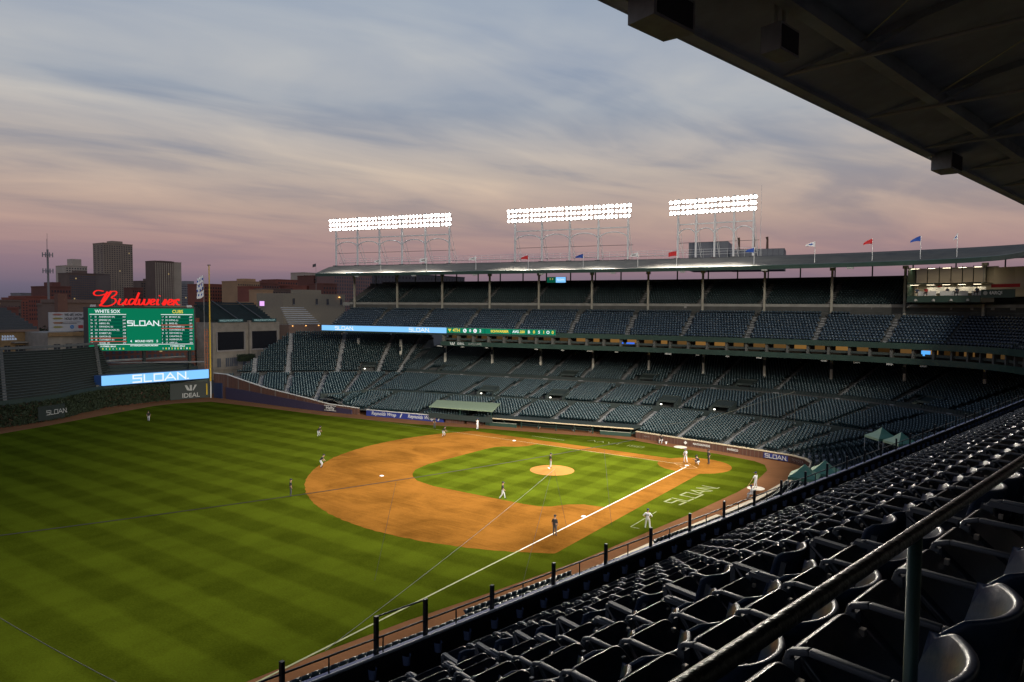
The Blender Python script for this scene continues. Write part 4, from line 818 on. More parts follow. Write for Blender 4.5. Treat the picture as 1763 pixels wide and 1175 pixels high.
# ------------------------------------------------------------------ near upper deck: individual folding seats
seatk = mat('seat_near_navy', (.009, .015, .028), .33, var=.3, scale=6., bump=.06, bscale=60., spec=.6); seatback = mat('seat_near_back', (.016, .033, .075), .33, var=.3, scale=5., bump=.05, bscale=50., spec=.65); iron = mat('seat_iron', (.075, .088, .105), .48, metal=.1); boltm = mat('bolt_metal', (.42, .38, .32), .35, metal=.9)  # backrests bluer than the pans, a blue reflection put into their colour
def seat_parts(sx, sz):
    b = MB(); T = .032; nx, nz = sx, sz; grid = [[], []]
    for side in range(2):
        for i in range(nx + 1):
            x = (i / nx - .5) * 2
            for j in range(nz + 1):
                f = j / nz; top = .89 - .045 * max(0, (abs(x) - .80) / .20) ** 2.0; z = .38 + (top - .38) * f; w = .250 - .004 * f
                y = .12 * abs(x) ** 2.2 - .27 * (z - .4) + .01; b.v.append((x * w, y - T * side, z))
    st = (nx + 1) * (nz + 1)
    for i in range(nx):
        for j in range(nz):
            a = i * (nz + 1) + j; c = a + nz + 1; b.f += [(a, c, c + 1, a + 1), (st + a, st + a + 1, st + c + 1, st + c)]
    for i in range(nx): a = i * (nz + 1) + nz; c = a + nz + 1; b.f.append((a, c, st + c, st + a)); a -= nz; c -= nz; b.f.append((a, st + a, st + c, c))
    for i in (0, nx):
        for j in range(nz): a = i * (nz + 1) + j; b.f.append((a, a + 1, st + a + 1, st + a))
    b.m = [0] * len(b.f); back = b
    # seat pan, folded up
    s = MB(); r = .055; ol = []
    for cx_, cz, a0_ in ((.165, .305, 0), (-.165, .305, 90), (-.195, .03, 180), (.195, .03, 270)):
        for k in range(3 if sx < 8 else 5): t = math.radians(a0_ + 90 * k / (2 if sx < 8 else 4)); ol.append((cx_ + r * math.cos(t), cz + r * math.sin(t)))
    def tf(x, h, y): c_, s_ = math.cos(math.radians(50)), math.sin(math.radians(50)); return (x, .155 + h * s_ + y * c_, .405 + h * c_ - y * s_)
    n = len(ol); s.add([tf(x, h, 0) for x, h in ol] + [tf(x, h, .026) for x, h in ol] + [tf(x * .86, h * .9 + .02, -.012) for x, h in ol], [tuple(range(2 * n, 3 * n))[::-1], tuple(range(n, 2 * n))] + [(i, (i + 1) % n, n + (i + 1) % n, n + i)[::-1] for i in range(n)] + [(2 * n + i, 2 * n + (i + 1) % n, (i + 1) % n, i)[::-1] for i in range(n)])
    # arm and standard on the right side
    a = MB(); pts = [(.262, -.02, .625), (.262, .12, .655), (.262, .36, .66), (.262, .425, .64), (.262, .44, .59)]
    for i in range(len(pts) - 1): a.beam(pts[i], pts[i + 1], .034, .022)
    d = MB(); d.beam((.262, .40, 0), (.262, .42, .62), .035, .05); d.beam((.262, .04, 0), (.262, -.03, .62), .035, .05); d.beam((.262, .02, .36), (.262, .41, .40), .03, .05)
    d.beam((.262, .06, .60), (.262, .33, .05), .025, .04)
    bo = MB()
    p = tf(.165, .27, -.02); bo.box(p, (.026, .02, .026), 0)
    return back, s, a, d, bo
back, pan, arm, stdm, bolt = seat_parts(12, 6)
def bev(me, w, seg=2):
    bm = bmesh.new(); bm.from_mesh(me); bmesh.ops.bevel(bm, geom=[e for e in bm.edges if len(e.link_faces) == 2 and e.calc_face_angle() > .6], offset=w, segments=seg, profile=.5, affect='EDGES', clamp_overlap=True)
    for f in bm.faces: f.smooth = True
    bm.to_mesh(me); bm.free(); me.set_sharp_from_angle(angle=.9); return me
ME = {'backrest': bev(back.mesh('backrest', seatback, True), .013, 3), 'seat_pan': bev(pan.mesh('seat_pan', seatk), .009), 'armrest': bev(arm.mesh('armrest', iron), .005), 'standard': stdm.mesh('standard', iron), 'bolt': bolt.mesh('bolt', boltm)}
back, pan, arm, stdm, bolt = seat_parts(6, 3); low = MB()
for i, q in enumerate((back, pan, arm, stdm)):
    low.add(q.v, q.f, (0, 0, 1, 1)[i])
near_def = lowdef
nal = [-(A0 + s) for s in np.arange(-4.75 + 11.85, -130, -11.85)]
NS = deck_rows(-(A0 + 13.), 12., near_def, nal)
rel = NS[:, :3] + [0, 0, .6] - CP; dep = rel @ FW; uu = 881.5 + FPX * (rel @ RT) / dep; vv = 587.5 - FPX * (rel @ UP) / dep
vis = (dep > .3) & (uu > -60) & (uu < 1900) & (vv < 1330) & (vv > 400)
dist = np.linalg.norm(rel, axis=1)
NS, dist = NS[vis], dist[vis]; order = np.argsort(dist)
for i in order[:300]:
    x, y, z, tx, ty, sg = NS[i]; rz = math.atan2(ty * sg, tx * sg)
    o = empty('folding_seat', (x, y, z), rz, 'dark navy folding stadium seat in the near upper deck rows', 'stadium seat', 'near upper deck folding seats')
    for nm, me in ME.items():
        c = bpy.data.objects.new(nm, me); COL.objects.link(c); c.parent = o
        if nm == 'seat_pan': c.rotation_euler.x = math.radians(random.uniform(-2.5, 2.5))
# row ends at the aisle: the extra standard of the first seat each side
tri = [f for f in low.f]; qF = np.array([f if len(f) == 4 else f for f in tri if len(f) == 4]); qm = np.array([m for f, m in zip(low.f, low.m) if len(f) == 4])
ngon = [(f, m) for f, m in zip(low.f, low.m) if len(f) != 4]
for f, m in ngon:                        # fan the seat pan outline into quads
    for k in range(1, len(f) - 2, 2): qF = np.vstack([qF, [f[0], f[k], f[k + 1], f[k + 2]]]); qm = np.r_[qm, m]
scatter('near_deck_seats', NS[order[300:]], [seatk, iron], 'dark navy folding seats further along the near upper deck', tmpl=(np.array(low.v), qF, qm), jit=.015)
ES = MB()
for t in nal:
    if t > 0: continue
    for d, z in near_def:
        for sg in (-1, 1):
            a_ = t + sg * .56; p = P2(np.array([a_]), np.array([d]))[0]; n = n_of(np.array([a_]))[0]
            def q_(y, h): return (p[0] - n[0] * y, p[1] - n[1] * y, z + h)
            ES.beam(q_(.42, 0), q_(.43, .63), .05, .045); ES.beam(q_(-.04, .62), q_(.42, .645), .06, .035); ES.beam(q_(-.06, .80), q_(.10, 0), .05, .045); ES.beam(q_(.40, .40), q_(.06, .08), .03, .03)
tag(ES.build('row_end_frames', iron), 'iron end frames of the seat rows along the near deck aisles', 'seat frames', kind='stuff')
for t in nal:
    if t > -20: continue
    b = MB(); nn_ = n_of(np.array([t]))[0]; r = math.atan2(nn_[1], nn_[0]) + math.pi / 2
    for d, z in near_def: b.box(P3(t, d + .12, z + .08), (1.05, .36, .2), r); b.box(P3(t, d - .26, z - .02), (1.05, .36, .1), r)
    b.build('aisle_stairs', conc, GS)
# ------------------------------------------------------------------ near deck front fence, ledge and back rail
FE = empty('deck_fence', (0, 0, 0), 0, 'dark steel guard fence with mesh panel along the near deck front', 'fence'); fen = mat('fence_black', (.012, .015, .018), .4, metal=.2); edge = mat('fence_edge', (.40, .43, .48), .45, metal=.1)
S0, S1 = 4.0, -86.; sl = list(np.arange(S0, S1, -1.0))
posts = [1.2, -.3, -1.8, -3.25, -4.67, -5.54] + [-6.9 - 1.49 * k for k in range(0, 52)]
for s in posts:
    a = -(A0 + s)
    if a > 5: continue
    h = 15.74 if -5.6 < s < -4.6 else 15.58
    b = MB(); b.beam(P3(a, -11.62, 14.55), P3(a, -11.62, h), .055, .055); b.build('post', fen, FE)
    b = MB(); a2 = a - .73; b.tube([P3(a2, -11.66, 15.05), P3(a2, -11.66, 15.40)], .012, 5); b.build('mid_post', fen, FE)
b = MB(); b.tube([P3(-(A0 + s), -11.64, 15.40) for s in sl], .015, 6); b.build('top_rail', fen, FE)
b = MB(); b.tube([P3(-(A0 + s), -11.64, 15.72) for s in (-4.67, -5.54)], .013, 6); b.build('upper_rail', fen, FE)
b = MB(); b.tube([P3(-(A0 + s), -11.52, 15.20) for s in sl], .024, 6); b.build('inner_rail', edge, FE)  # rail coloured pale so its edge shows as a lit line
b = MB(); sweep(b, [(-11.56, 14.62), (-11.56, 15.17)], -(A0 + S0), -(A0 + S1), step=2.); b.build('mesh_panel', mat('fence_mesh', (.010, .011, .014), .6, bump=.6, bscale=90.), FE)
b = MB(); sweep(b, [(-11.82, 14.4), (-11.82, 14.95), (-12.05, 14.95), (-12.05, 14.4)], -(A0 + S0), -(A0 + S1), step=2., closed=True); b.build('ledge', mat('ledge_blue_glow', (.016, .045, .26), .5), FE)  # top coloured blue for the glow of the deck's led ribbon
b = MB(); n = 8
for k in range(n): t = math.pi * k / (n - 1); b.v += [(.065 * math.cos(t), .095 * math.sin(t), .0), (.05 * math.cos(t), .075 * math.sin(t), -.15)]
for k in range(n - 1): b.f.append((2 * k, 2 * k + 1, 2 * k + 3, 2 * k + 2)); b.m.append(0)
CUP = b.mesh('cup_holder', mat('cup_blue', (.16, .22, .42), .4))
for s in np.arange(3., -60, -.58):
    a = -(A0 + s); p = P3(a, -11.53, 15.06); nn_ = n_of(np.array([a]))[0]; inst('cup_holder', CUP, FE, p, math.atan2(nn_[1], nn_[0]) - math.pi / 2)
BR = empty('hand_rail', (0, 0, 0), 0, 'worn dark steel hand rail on posts behind the last row of folding seats', 'hand rail')
hr = mat('rail_worn', (.028, .032, .030), .33, metal=.6, var=.5, scale=8., bump=.25, bscale=45.); hp = mat('rail_post_green', (.020, .052, .045), .42, metal=.3, var=.3, scale=6.)
b = MB(); b.tube([P3(-(A0 + s), -3.80, 19.60) for s in (2.2, 0, -1, -2, -3, -4, -6, -8, -10)], .0185, 14); b.build('rail', hr, BR, smooth=True)
for s in (-1.40, -4.0, -6.6, 1.2):
    b = MB(); b.tube([P3(-(A0 + s), -3.80, 18.45), P3(-(A0 + s), -3.80, 19.595)], .0175, 12); b.build('post', hp, BR, smooth=True)
# ------------------------------------------------------------------ field walls
brick = bpy.data.materials.new('brick'); brick.use_nodes = True; t_ = brick.node_tree; bs_ = t_.nodes['Principled BSDF']; bs_.inputs['Roughness'].default_value = .85
tx_ = t_.nodes.new('ShaderNodeTexBrick'); tx_.inputs['Color1'].default_value = (.105, .040, .022, 1); tx_.inputs['Color2'].default_value = (.070, .028, .018, 1); tx_.inputs['Mortar'].default_value = (.12, .09, .075, 1); tx_.inputs['Scale'].default_value = 3.; tx_.inputs['Mortar Size'].default_value = .012
g_ = t_.nodes.new('ShaderNodeTexCoord'); t_.links.new(g_.outputs['Object'], tx_.inputs['Vector']); t_.links.new(tx_.outputs['Color'], bs_.inputs['Base Color'])
cap = mat('wall_cap_cream', (.52, .43, .29), .75, var=.12); capw = mat('wall_cap_white', (.60, .58, .52), .7)
padd = mat('pad_purple', (.030, .022, .050), .6, var=.15); padb = mat('pad_blue', (.020, .035, .20), .5); padnavy = mat('pad_navy', (.010, .020, .060), .5)
def wall_run(name, pts, hs, m, label, capm=None, capw_=.32, th=.3, z0=-.02, parts=None):
    T = empty(name, (0, 0, 0), 0, label, 'wall'); b = MB(); c = MB(); pts = [np.array(p, float) for p in pts]; n = len(pts)
    d = [pts[min(i + 1, n - 1)] - pts[max(i - 1, 0)] for i in range(n)]; nr = [np.array([-v[1], v[0]]) / np.linalg.norm(v) for v in d]      # left of the run = away from the field
    for i in range(n - 1):
        a0_, a1_ = pts[i], pts[i + 1]; o0, o1 = a0_ + nr[i] * th, a1_ + nr[i + 1] * th
        b.hexa([(*a0_, z0), (*a1_, z0), (*o1, z0), (*o0, z0), (*a0_, hs[i]), (*a1_, hs[i + 1]), (*o1, hs[i + 1]), (*o0, hs[i])])
        if capm:
            e0, e1 = a0_ - nr[i] * .05, a1_ - nr[i + 1] * .05; f0, f1 = a0_ + nr[i] * (capw_ + .05), a1_ + nr[i + 1] * (capw_ + .05)
            c.hexa([(*e0, hs[i]), (*e1, hs[i + 1]), (*f1, hs[i + 1]), (*f0, hs[i]), (*e0, hs[i] + .1), (*e1, hs[i + 1] + .1), (*f1, hs[i + 1] + .1), (*f0, hs[i] + .1)])
    b.build('wall_face', m, T)
    if capm: c.build('coping', capm, T)
    return T
w1 = wall_run('brick_wall', [(107.5, -.5), (103.6, -.9), (97, -1.05), (90, -1.2), (84, -1.3), (78.3, -1.5), (72, -2.05), (64.6, -2.95)], [5.3, 5.25, 4.25, 3.25, 2.75, 2.25, 1.45, 1.2], brick, 'brick foul wall ramping up to the yellow pole at the right field corner', capw)
b = MB(); pp = [(103.4, -.85), (97, -1.0), (90, -1.15), (84, -1.25), (78.3, -1.45), (72, -2.0), (66, -2.7)]; hh_ = [2.5, 2.35, 2.0, 1.75, 1.5, 1.1, .85]
for i in range(6): (x0, y0), (x1, y1) = pp[i], pp[i + 1]; b.hexa([(x0, y0 + .14, 0), (x1, y1 + .14, 0), (x1, y1, 0), (x0, y0, 0), (x0, y0 + .14, hh_[i]), (x1, y1 + .14, hh_[i + 1]), (x1, y1, hh_[i + 1]), (x0, y0, hh_[i])])
b.build('wall_padding', padd, w1)
b = MB(); b.hexa([(107.2, -.28, 0), (104.6, -.6, 0), (104.6, -.75, 0), (107.2, -.45, 0), (107.2, -.28, 3.3), (104.6, -.6, 3.3), (104.6, -.75, 3.3), (107.2, -.45, 3.3)]); b.build('corner_door', padnavy, w1)
def wall_sign(parent, x0, x1, z, h, bgm, txt=None, tm=None, wallp=WALL, size=None, me=None, out=.17):
    ys = np.interp([-x0, -x1], -wallp[:13, 0], wallp[:13, 1]); a = np.array([x0, ys[0], z]); c = np.array([x1, ys[1], z]); r = (c - a) / np.linalg.norm(c - a); nr_ = np.array([-r[1], r[0], 0]) * -1; L = np.linalg.norm(c - a)
    if nr_[1] < 0: nr_ = -nr_
    b = MB(); b.quad((-L / 2, -h / 2, 0), (L / 2, -h / 2, 0), (L / 2, h / 2, 0), (-L / 2, h / 2, 0)); m_ = (a + c) / 2 + nr_ * out
    p_ = put(b.mesh('sign_panel', bgm), 'sign_panel', parent, m_, r)
    if txt: put(text_mesh('sign_lettering', txt, size or h * .8, tm, bold=.012), 'sign_lettering', parent, m_ + nr_ * .02 + np.array([0, 0, 0]), r)
    if me: put(me, 'sign_lettering', parent, m_ + nr_ * .01, r)
sgw = mat('sign_paint_white', (.62, .62, .60), .6)
b = MB(); wall_sign(w1, 72.6, 69.6, .82, .95, mat('sign_dark', (.03, .025, .03), .6), 'Hefty', sgw, size=.95, out=.55)
for s0_, s1_, s2_ in ((72.6, 69.6, 1.28), (72.6, 69.6, .36)): wall_sign(w1, s0_, s1_, s2_, .09, sgw, out=.565)
w2 = wall_run('padded_wall', [(62.8, -3.2), (55, -4.5), (46.6, -6.0)], [1.05, 1.05, 1.05], padb, 'blue padded wall carrying white wrap lettering beside the far dugout', capw, .2)
for x0, x1 in ((61.8, 56.0), (54.2, 48.0)):
    a = np.array([(x0 + x1) / 2, np.interp(-(x0 + x1) / 2, [-62.8, -46.6], [-3.2, -6.0]) + .06, .56]); me = text_mesh('sign_lettering', 'Reynolds Wrap', .86, mat('sign_paint_white', (.62, .62, .60), .6), bold=.012)
    for v in me.vertices: v.co.x += v.co.y * .25
    put(me, 'sign_lettering', w2, a, (-1, -.17, 0))
    me = stroke([[(-.1, -.3), (.25, .35)], [(.0, -.3), (.35, .35)]], .12, sgw, 'swoosh', .02); put(me, 'sign_mark', w2, a + np.array([-3.6, -.6, 0]) + np.array([0, .02, 0]), (-1, -.17, 0))
w3 = wall_run('brick_wall', [(46.2, -6.1), (42.8, -6.9)], [.95, .95], brick, 'short low brick wall between the padded wall and the awning', cap)
w3b = wall_run('brick_wall', [(42.2, -7.05), (39.4, -7.9)], [.95, .95], brick, 'short low brick wall beside the far dugout end', cap)
w4 = wall_run('brick_wall', [(13.6, -13.2), (7.1, -12.2), (-6.2, -10.2), (-10.2, -9.5), (-12.2, -8.2), (-13.3, -6.2), (-13.6, -4.2), (-13.4, 1.4), (-12.3, 14.7), (-11.2, 21)], [.95] * 10, brick, 'low brick wall with cream coping curving round behind home plate', cap, .42)
wall_sign(w4, -6.6, -9.9, .5, .72, padb, out=.06); wall_sign(w4, -6.7, -9.8, .5, .7, padb, me=sloan(sgw, .48, 'sign_lettering', .18, 1.1), out=.065)
wall_sign(w4, 4.2, .8, .5, .3, brick, 'NATIONWIDE', sgw, size=.42, out=.03); wall_sign(w4, -1.2, -3.2, .5, .3, brick, 'INVESCO', sgw, size=.40, out=.03)
b = MB(); b.prism([(0, .28), (.28, 0), (0, -.28), (-.28, 0)], 0, .02); put(b.mesh('sign_emblem', sgw), 'sign_emblem', w4, (5.0, -11.78, .5), (-1, .15, 0))
o = put(text_mesh('sign_lettering', 'TOYOTA', .5, mat('sign_dim', (.25, .21, .2), .7)), 'sign_lettering', w4, (-11.2, -8.75, .5), (-.85, .53, 0))
put(sloan(sgw, .42, 'sign_lettering', .18, .8), 'sign_lettering', w4, (-13.0, -6.9, .5), (-.5, .87, 0))
put(text_mesh('sign_lettering', 'BENCH', .3, mat('sign_dim', (.25, .21, .2), .7)), 'sign_lettering', w4, (11.6, -12.8, .5), (-1, .15, 0))
# ------------------------------------------------------------------ far dugout
DG = empty('dugout', (27, -12, 0), 0, 'dark green players dugout with cream edged roof on the far side', 'dugout')
def dgp(x, back, z): y = np.interp(-x, [-39.4, -14.2], [-8.0, -13.6]); return np.array([x - .22 * back - 27, y - back + 12, z])
b = MB(); b.quad(dgp(39.2, 2.6, -.0), dgp(14.3, 2.6, 0), dgp(14.3, 2.6, 1.3), dgp(39.2, 2.6, 1.3)); b.build('rear_wall', mat('dugout_green', (.016, .035, .030), .6), DG)
b = MB(); b.hexa([dgp(39.4, -.05, 1.22), dgp(14.1, -.05, 1.22), dgp(14.1, 3.0, 1.34), dgp(39.4, 3.0, 1.34), dgp(39.4, -.05, 1.36), dgp(14.1, -.05, 1.36), dgp(14.1, 3.0, 1.5), dgp(39.4, 3.0, 1.5)]); b.build('roof', lowgreen, DG)
b = MB(); b.beam(dgp(39.4, -.1, 1.32), dgp(14.1, -.1, 1.32), .14, .16); b.build('roof_edge', cap, DG)
for x in np.linspace(38.8, 14.7, 9): b = MB(); b.beam(dgp(x, .25, 0), dgp(x, .25, 1.25), .12, .12); b.build('post', green, DG)
for z in (.45, .8): b = MB(); b.tube([dgp(32.5, .05, z), dgp(20.5, .05, z)], .04, 5); b.build('rail', rail, DG)
for x0, x1 in ((39, 33.4), (19.4, 14.6)): b = MB(); b.beam(dgp(x0, .02, .32), dgp(x1, .02, .32), .1, .6); b.build('front_panel', green, DG); b = MB(); b.beam(dgp(x0, .0, .64), dgp(x1, .0, .64), .16, .06); b.build('panel_coping', mat('dugout_trim', (.30, .30, .25), .7), DG)
for x0, x1, z in ((31, 30.2, .95), (28.3, 27.5, .9), (26.2, 24.6, .95), (23.2, 22.4, .92)): b = MB(); b.beam(dgp(x0, 2.4, z), dgp(x1, 2.4, z), .1, .16); b.build('shelf_gear', mat('gear_pale', (.30, .32, .33), .7), DG)
# awning beside it
AW = empty('awning', (44.6, -9.3, 0), 0, 'flat pale green awning on posts above the first rows by the far dugout', 'awning'); aw = [(49.2, -5.2), (52.4, -11.), (40.4, -14.4), (37.0, -7.4)]
b = MB(); P_ = [(x - 44.6, y + 9.3, (2.55, 2.85, 2.85, 2.55)[i]) for i, (x, y) in enumerate(aw)]; b.hexa(P_ + [(x, y, z + .12) for x, y, z in P_]); b.build('canopy', mat('awning_cloth', (.20, .26, .17), .8, var=.08), AW)
for x, y, z in [P_[0], P_[3], ((P_[0][0] + P_[3][0]) / 2, (P_[0][1] + P_[3][1]) / 2, 2.5), P_[1], P_[2]]: b = MB(); b.beam((x * .97, y * .97, .4), (x * .97, y * .97, z), .09, .09); b.build('post', green, AW)
b = MB(); b.beam((P_[0][0], P_[0][1], 1.15), (P_[3][0], P_[3][1], 1.15), .06, .9); b.build('front_screen', lowgreen, AW)
# pop-up tents behind home
tg = mat('tent_green', (.10, .25, .16), .7, var=.1); tgl = mat('tent_lit', (.42, .54, .34), .7, var=.08)  # paler second cloth paints one canopy face as if lit
def tent(c, rz, label, zb=1.2, s=1.4):
    T = empty('pop_up_tent', (*c, zb), rz, label, 'tent', 'green pop-up tents in the rows behind home'); b = MB(); h0, h1 = 2.1, 3.3; P_ = [(-s, -s), (s, -s), (s, s), (-s, s)]
    b.add([(x, y, h0) for x, y in P_] + [(0, 0, h1)] + [(x, y, h0 - .28) for x, y in P_] + [(x * .5, y * .5, h0 + (h1 - h0) * .38) for x, y in P_], [])
    n0 = 0
    for i in range(4):
        j = (i + 1) % 4; b.f += [(i, j, 9 + j, 9 + i), (9 + i, 9 + j, 4), (5 + i, 5 + j, j, i)]; b.m += [1 if i == 1 else 0] * 3  # the face on local +x takes the lit colour
    b.build('canopy', [tg, tgl], T)
    for x, y in P_: q_ = MB(); q_.beam((x * .98, y * .98, -.6), (x * .98, y * .98, h0), .05, .05); q_.build('leg', white, T)
tent((-16.3, 11.2), .1, 'green pop-up tent on the near side behind home, beside the wall'); tent((-17.6, 8.0), .1, 'green pop-up tent behind home, second along the near wall')
tent((-20.2, -13.6), .75, 'green pop-up tent standing among the rows straight behind home plate', 1.9); tent((-22.6, -11.2), .75, 'green pop-up tent among the rows, next to the tent straight behind home', 1.9)
# bat and helmet clutter along the near dugout rail: low cream ledge and screens
NR = wall_run('dugout_rail', [(-11.0, 22.0), (-9.6, 30), (-8.4, 38)], [.9, .9, .9], padnavy, 'dark padded rail along the near dugout', cap, .3)
# ------------------------------------------------------------------ right field: ivy wall, bleachers, boards, pole
ivy = mat('ivy', (.016, .028, .010), .8, var=.6, scale=4., bump=1., bscale=6.)
RFW = [(108.4, -.4), (110.2, 4), (110.6, 10), (109.8, 21), (106.5, 26), (102.2, 31.5), (100.2, 38), (99.2, 45), (97.5, 55)]
IV = empty('ivy_wall', (0, 0, 0), 0, 'brick outfield wall covered in dark ivy under the bleachers', 'wall'); b = MB()
for (x0, y0), (x1, y1) in zip(RFW[:-1], RFW[1:]): b.hexa([(x0, y0, 0), (x1, y1, 0), (x1 + .6, y1, 0), (x0 + .6, y0, 0), (x0, y0, 3.5), (x1, y1, 3.5), (x1 + .6, y1, 3.5), (x0 + .6, y0, 3.5)])
b.build('wall_face', brick, IV)
pl = np.array(RFW); sg_ = np.linalg.norm(np.diff(pl, axis=0), axis=1); ac_ = np.r_[0, np.cumsum(sg_)]
nL = 15000; l_ = rng.uniform(5.6, ac_[-1], nL); z_ = rng.uniform(.15, 3.75, nL); X = np.interp(l_, ac_, pl[:, 0]) - rng.uniform(.05, .35, nL); Y = np.interp(l_, ac_, pl[:, 1])
def leaves(name, C, size, m, parent, spread=1., label=None):
    n = len(C); a = rng.normal(size=(n, 3)); a /= np.linalg.norm(a, axis=1, keepdims=True); c = np.cross(a, rng.normal(size=(n, 3))); c /= np.linalg.norm(c, axis=1, keepdims=True); s = (size * rng.uniform(.6, 1.4, n))[:, None]
    V = np.stack([C - a * s, C + c * s * .6, C + a * s, C - c * s * .6], 1).reshape(-1, 3); F = np.arange(4 * n).reshape(-1, 4); o = bpy.data.objects.new(name, npmesh(name, V, F, m)); link(o, parent); o['kind'] = 'stuff'; return o
leaves('ivy_leaves', np.stack([X, Y, z_], 1), .21, ivy, IV)
b = MB(); 
for (x0, y0), (x1, y1) in zip(RFW[:-1], RFW[1:]): b.beam((x0 + .4, y0, 3.95), (x1 + .4, y1, 3.95), .05, .8)
b.build('basket_rail', rail, IV)
def rf_panel(l0, l1, z0, z1, m, name, out=.42):
    q0 = np.array([np.interp(l0, ac_, pl[:, 0]) - out, np.interp(l0, ac_, pl[:, 1])]); q1 = np.array([np.interp(l1, ac_, pl[:, 0]) - out, np.interp(l1, ac_, pl[:, 1])]); b = MB(); b.hexa([(*q0, z0), (*q1, z0), (q1[0] + .3, q1[1], z0), (q0[0] + .3, q0[1], z0), (*q0, z1), (*q1, z1), (q1[0] + .3, q1[1], z1), (q0[0] + .3, q0[1], z1)]); b.build(name, m, IV)
    r = np.array([*(q0 - q1), 0]); return np.array([*((q0 + q1) / 2), (z0 + z1) / 2]), r / np.linalg.norm(r)
dk = mat('sign_board_green', (.012, .020, .018), .6)
c_, r_ = rf_panel(.4, 8.6, .05, 3.55, dk, 'corner_panel'); c_ = c_ + np.array([-.1, 0, 0])
dmw = mat('sign_paint_dim', (.34, .35, .34), .6)
put(text_mesh('sign_lettering', 'IDEAL', 1.35, dmw, bold=.02), 'sign_lettering', IV, c_ + [-.05, 0, -1.0], r_)
b = MB()
for sx_ in (-1, 0, 1): b.quad((sx_ * .55 - .22, -.55 + abs(sx_) * .1, .02), (sx_ * .3 + .2, -.6, .02), (sx_ * 1.0 + .22, .62, .02), (sx_ * 1.0 - .22, .62, .02))
put(b.mesh('sign_emblem', dmw), 'sign_emblem', IV, c_ + [-.05, 0, .6], r_)
b = MB(); b.quad((-.16, -1.2, .03), (.16, -1.2, .03), (.16, 1.2, .03), (-.16, 1.2, .03)); put(b.mesh('distance_mark', mat('mark_yellow', (.42, .30, .02), .6)), 'distance_mark', IV, (108.25, .7, 1.9), (0, -1, 0))
c_, r_ = rf_panel(34.4, 39.4, .3, 2.7, dk, 'sign_panel', .5); put(sloan(mat('sign_paint_dim', (.34, .35, .34), .6), .72, 'sign_lettering', .16, .95), 'sign_lettering', IV, c_ + r_ * .9 + [-.06, 0, 0], r_)
# bleachers
BL = empty('bleachers', (0, 0, 0), 0, 'dark green bench bleachers rising behind the ivy wall', 'bleachers'); bn = mat('bench_green', (.050, .064, .058), .5, var=.25)
bp_ = [(112.2, 19.0), (107.5, 26.), (103.2, 31.7), (101.2, 38), (100.2, 45), (98.5, 56)]; bp_ = np.array(bp_); bo_ = np.array([(.87, -.5), (.87, -.5), (.9, -.42), (.95, -.32), (.97, -.25), (.97, -.2)])
b = MB(); NB = 19
bl_end = [0.35 + .03 * k for k in range(NB)]
def bline(k, extra=0.):
    P_ = bp_ + bo_ * (.6 + .85 * k + extra); i0_ = 0; f = min(.95, max(0, (k - 5) * .055)); P_ = P_.copy(); P_[0] = P_[0] * (1 - f) + P_[1] * f; return P_
for k in range(NB):
    z = 4.1 + .40 * k; P0_, P1_ = bline(k), bline(k, .85)
    for i in range(len(P0_) - 1): b.quad((*P0_[i], z), (*P0_[i + 1], z), (*P1_[i + 1], z), (*P1_[i], z)); b.quad((*P0_[i], z - .42), (*P0_[i + 1], z - .42), (*P0_[i + 1], z), (*P0_[i], z))
b.build('steps', mat('bleacher_steps', (.022, .028, .026), .8, var=.3), BL)
for k in range(NB):
    z = 4.1 + .40 * k; P_ = bline(k, .45)
    for i in range(len(P_) - 1): q_ = MB(); q_.beam((*P_[i], z + .42), (*P_[i + 1], z + .42), .3, .07); q_.build('bench', bn, BL)
for f in (.45, 3.35):
    st = MB()
    for k in range(NB):
        i = int(f); g = f - i; P_ = bline(k, .3); c = P_[i] * (1 - g) + P_[i + 1] * g; u = bo_[i]; st.box((*c, 4.1 + .4 * k + .22), (.9, .55, .30), math.atan2(u[1], u[0]))
    st.build('aisle_stairs', mat('walk_concrete', (.115, .115, .112)), BL)
b = MB(); P_ = bline(NB, .2)
for i in range(len(P_) - 1): b.beam((*P_[i], 4.1 + .4 * NB + .2), (*P_[i + 1], 4.1 + .4 * NB + .2), .2, .5)
b.build('rear_parapet', mat('walk_concrete', (.115, .115, .112)), BL)
b = MB()
for k in range(0, NB): P_ = bline(k); b.quad((P_[0][0], P_[0][1], 0), (*(P_[0] + bo_[0] * .85), 0), (*(P_[0] + bo_[0] * .85), 4.1 + .4 * k + .5), (*P_[0], 4.1 + .4 * k + .5))
b.build('end_wall', lowgreen, BL)
# party deck and led box between the bleachers and the pole
PD = empty('party_deck', (0, 0, 0), 0, 'terraced standing deck behind the led board at the right field corner', 'deck')
b = MB()
for k in range(5): b.hexa([(112 + k * 1.6, 19 - k * .3, 0), (112 + k * 1.6, -1.5, 0), (113.6 + k * 1.6, -1.5, 0), (113.6 + k * 1.6, 19 - k * .3, 0), (112 + k * 1.6, 19 - k * .3, 5.2 + .55 * k), (112 + k * 1.6, -1.5, 5.2 + .55 * k), (113.6 + k * 1.6, -1.5, 5.2 + .55 * k), (113.6 + k * 1.6, 19 - k * .3, 5.2 + .55 * k)])
b.build('deck_steps', lowgreen, PD)
for k in range(5): b = MB(); b.tube([(112.1 + k * 1.6, 18.6 - k * .3, 6.2 + .55 * k), (112.1 + k * 1.6, -1.2, 6.2 + .55 * k)], .04, 5); b.build('rail', rail, PD)
b = MB(); b.beam((120.5, 17, 8.3), (120.5, -1.5, 8.3), .5, .35); b.build('rear_ledge', concl, PD)
LD = empty('led_board', (0, 0, 0), 0, 'long light blue led box with white lettering on the right field wall', 'led board')
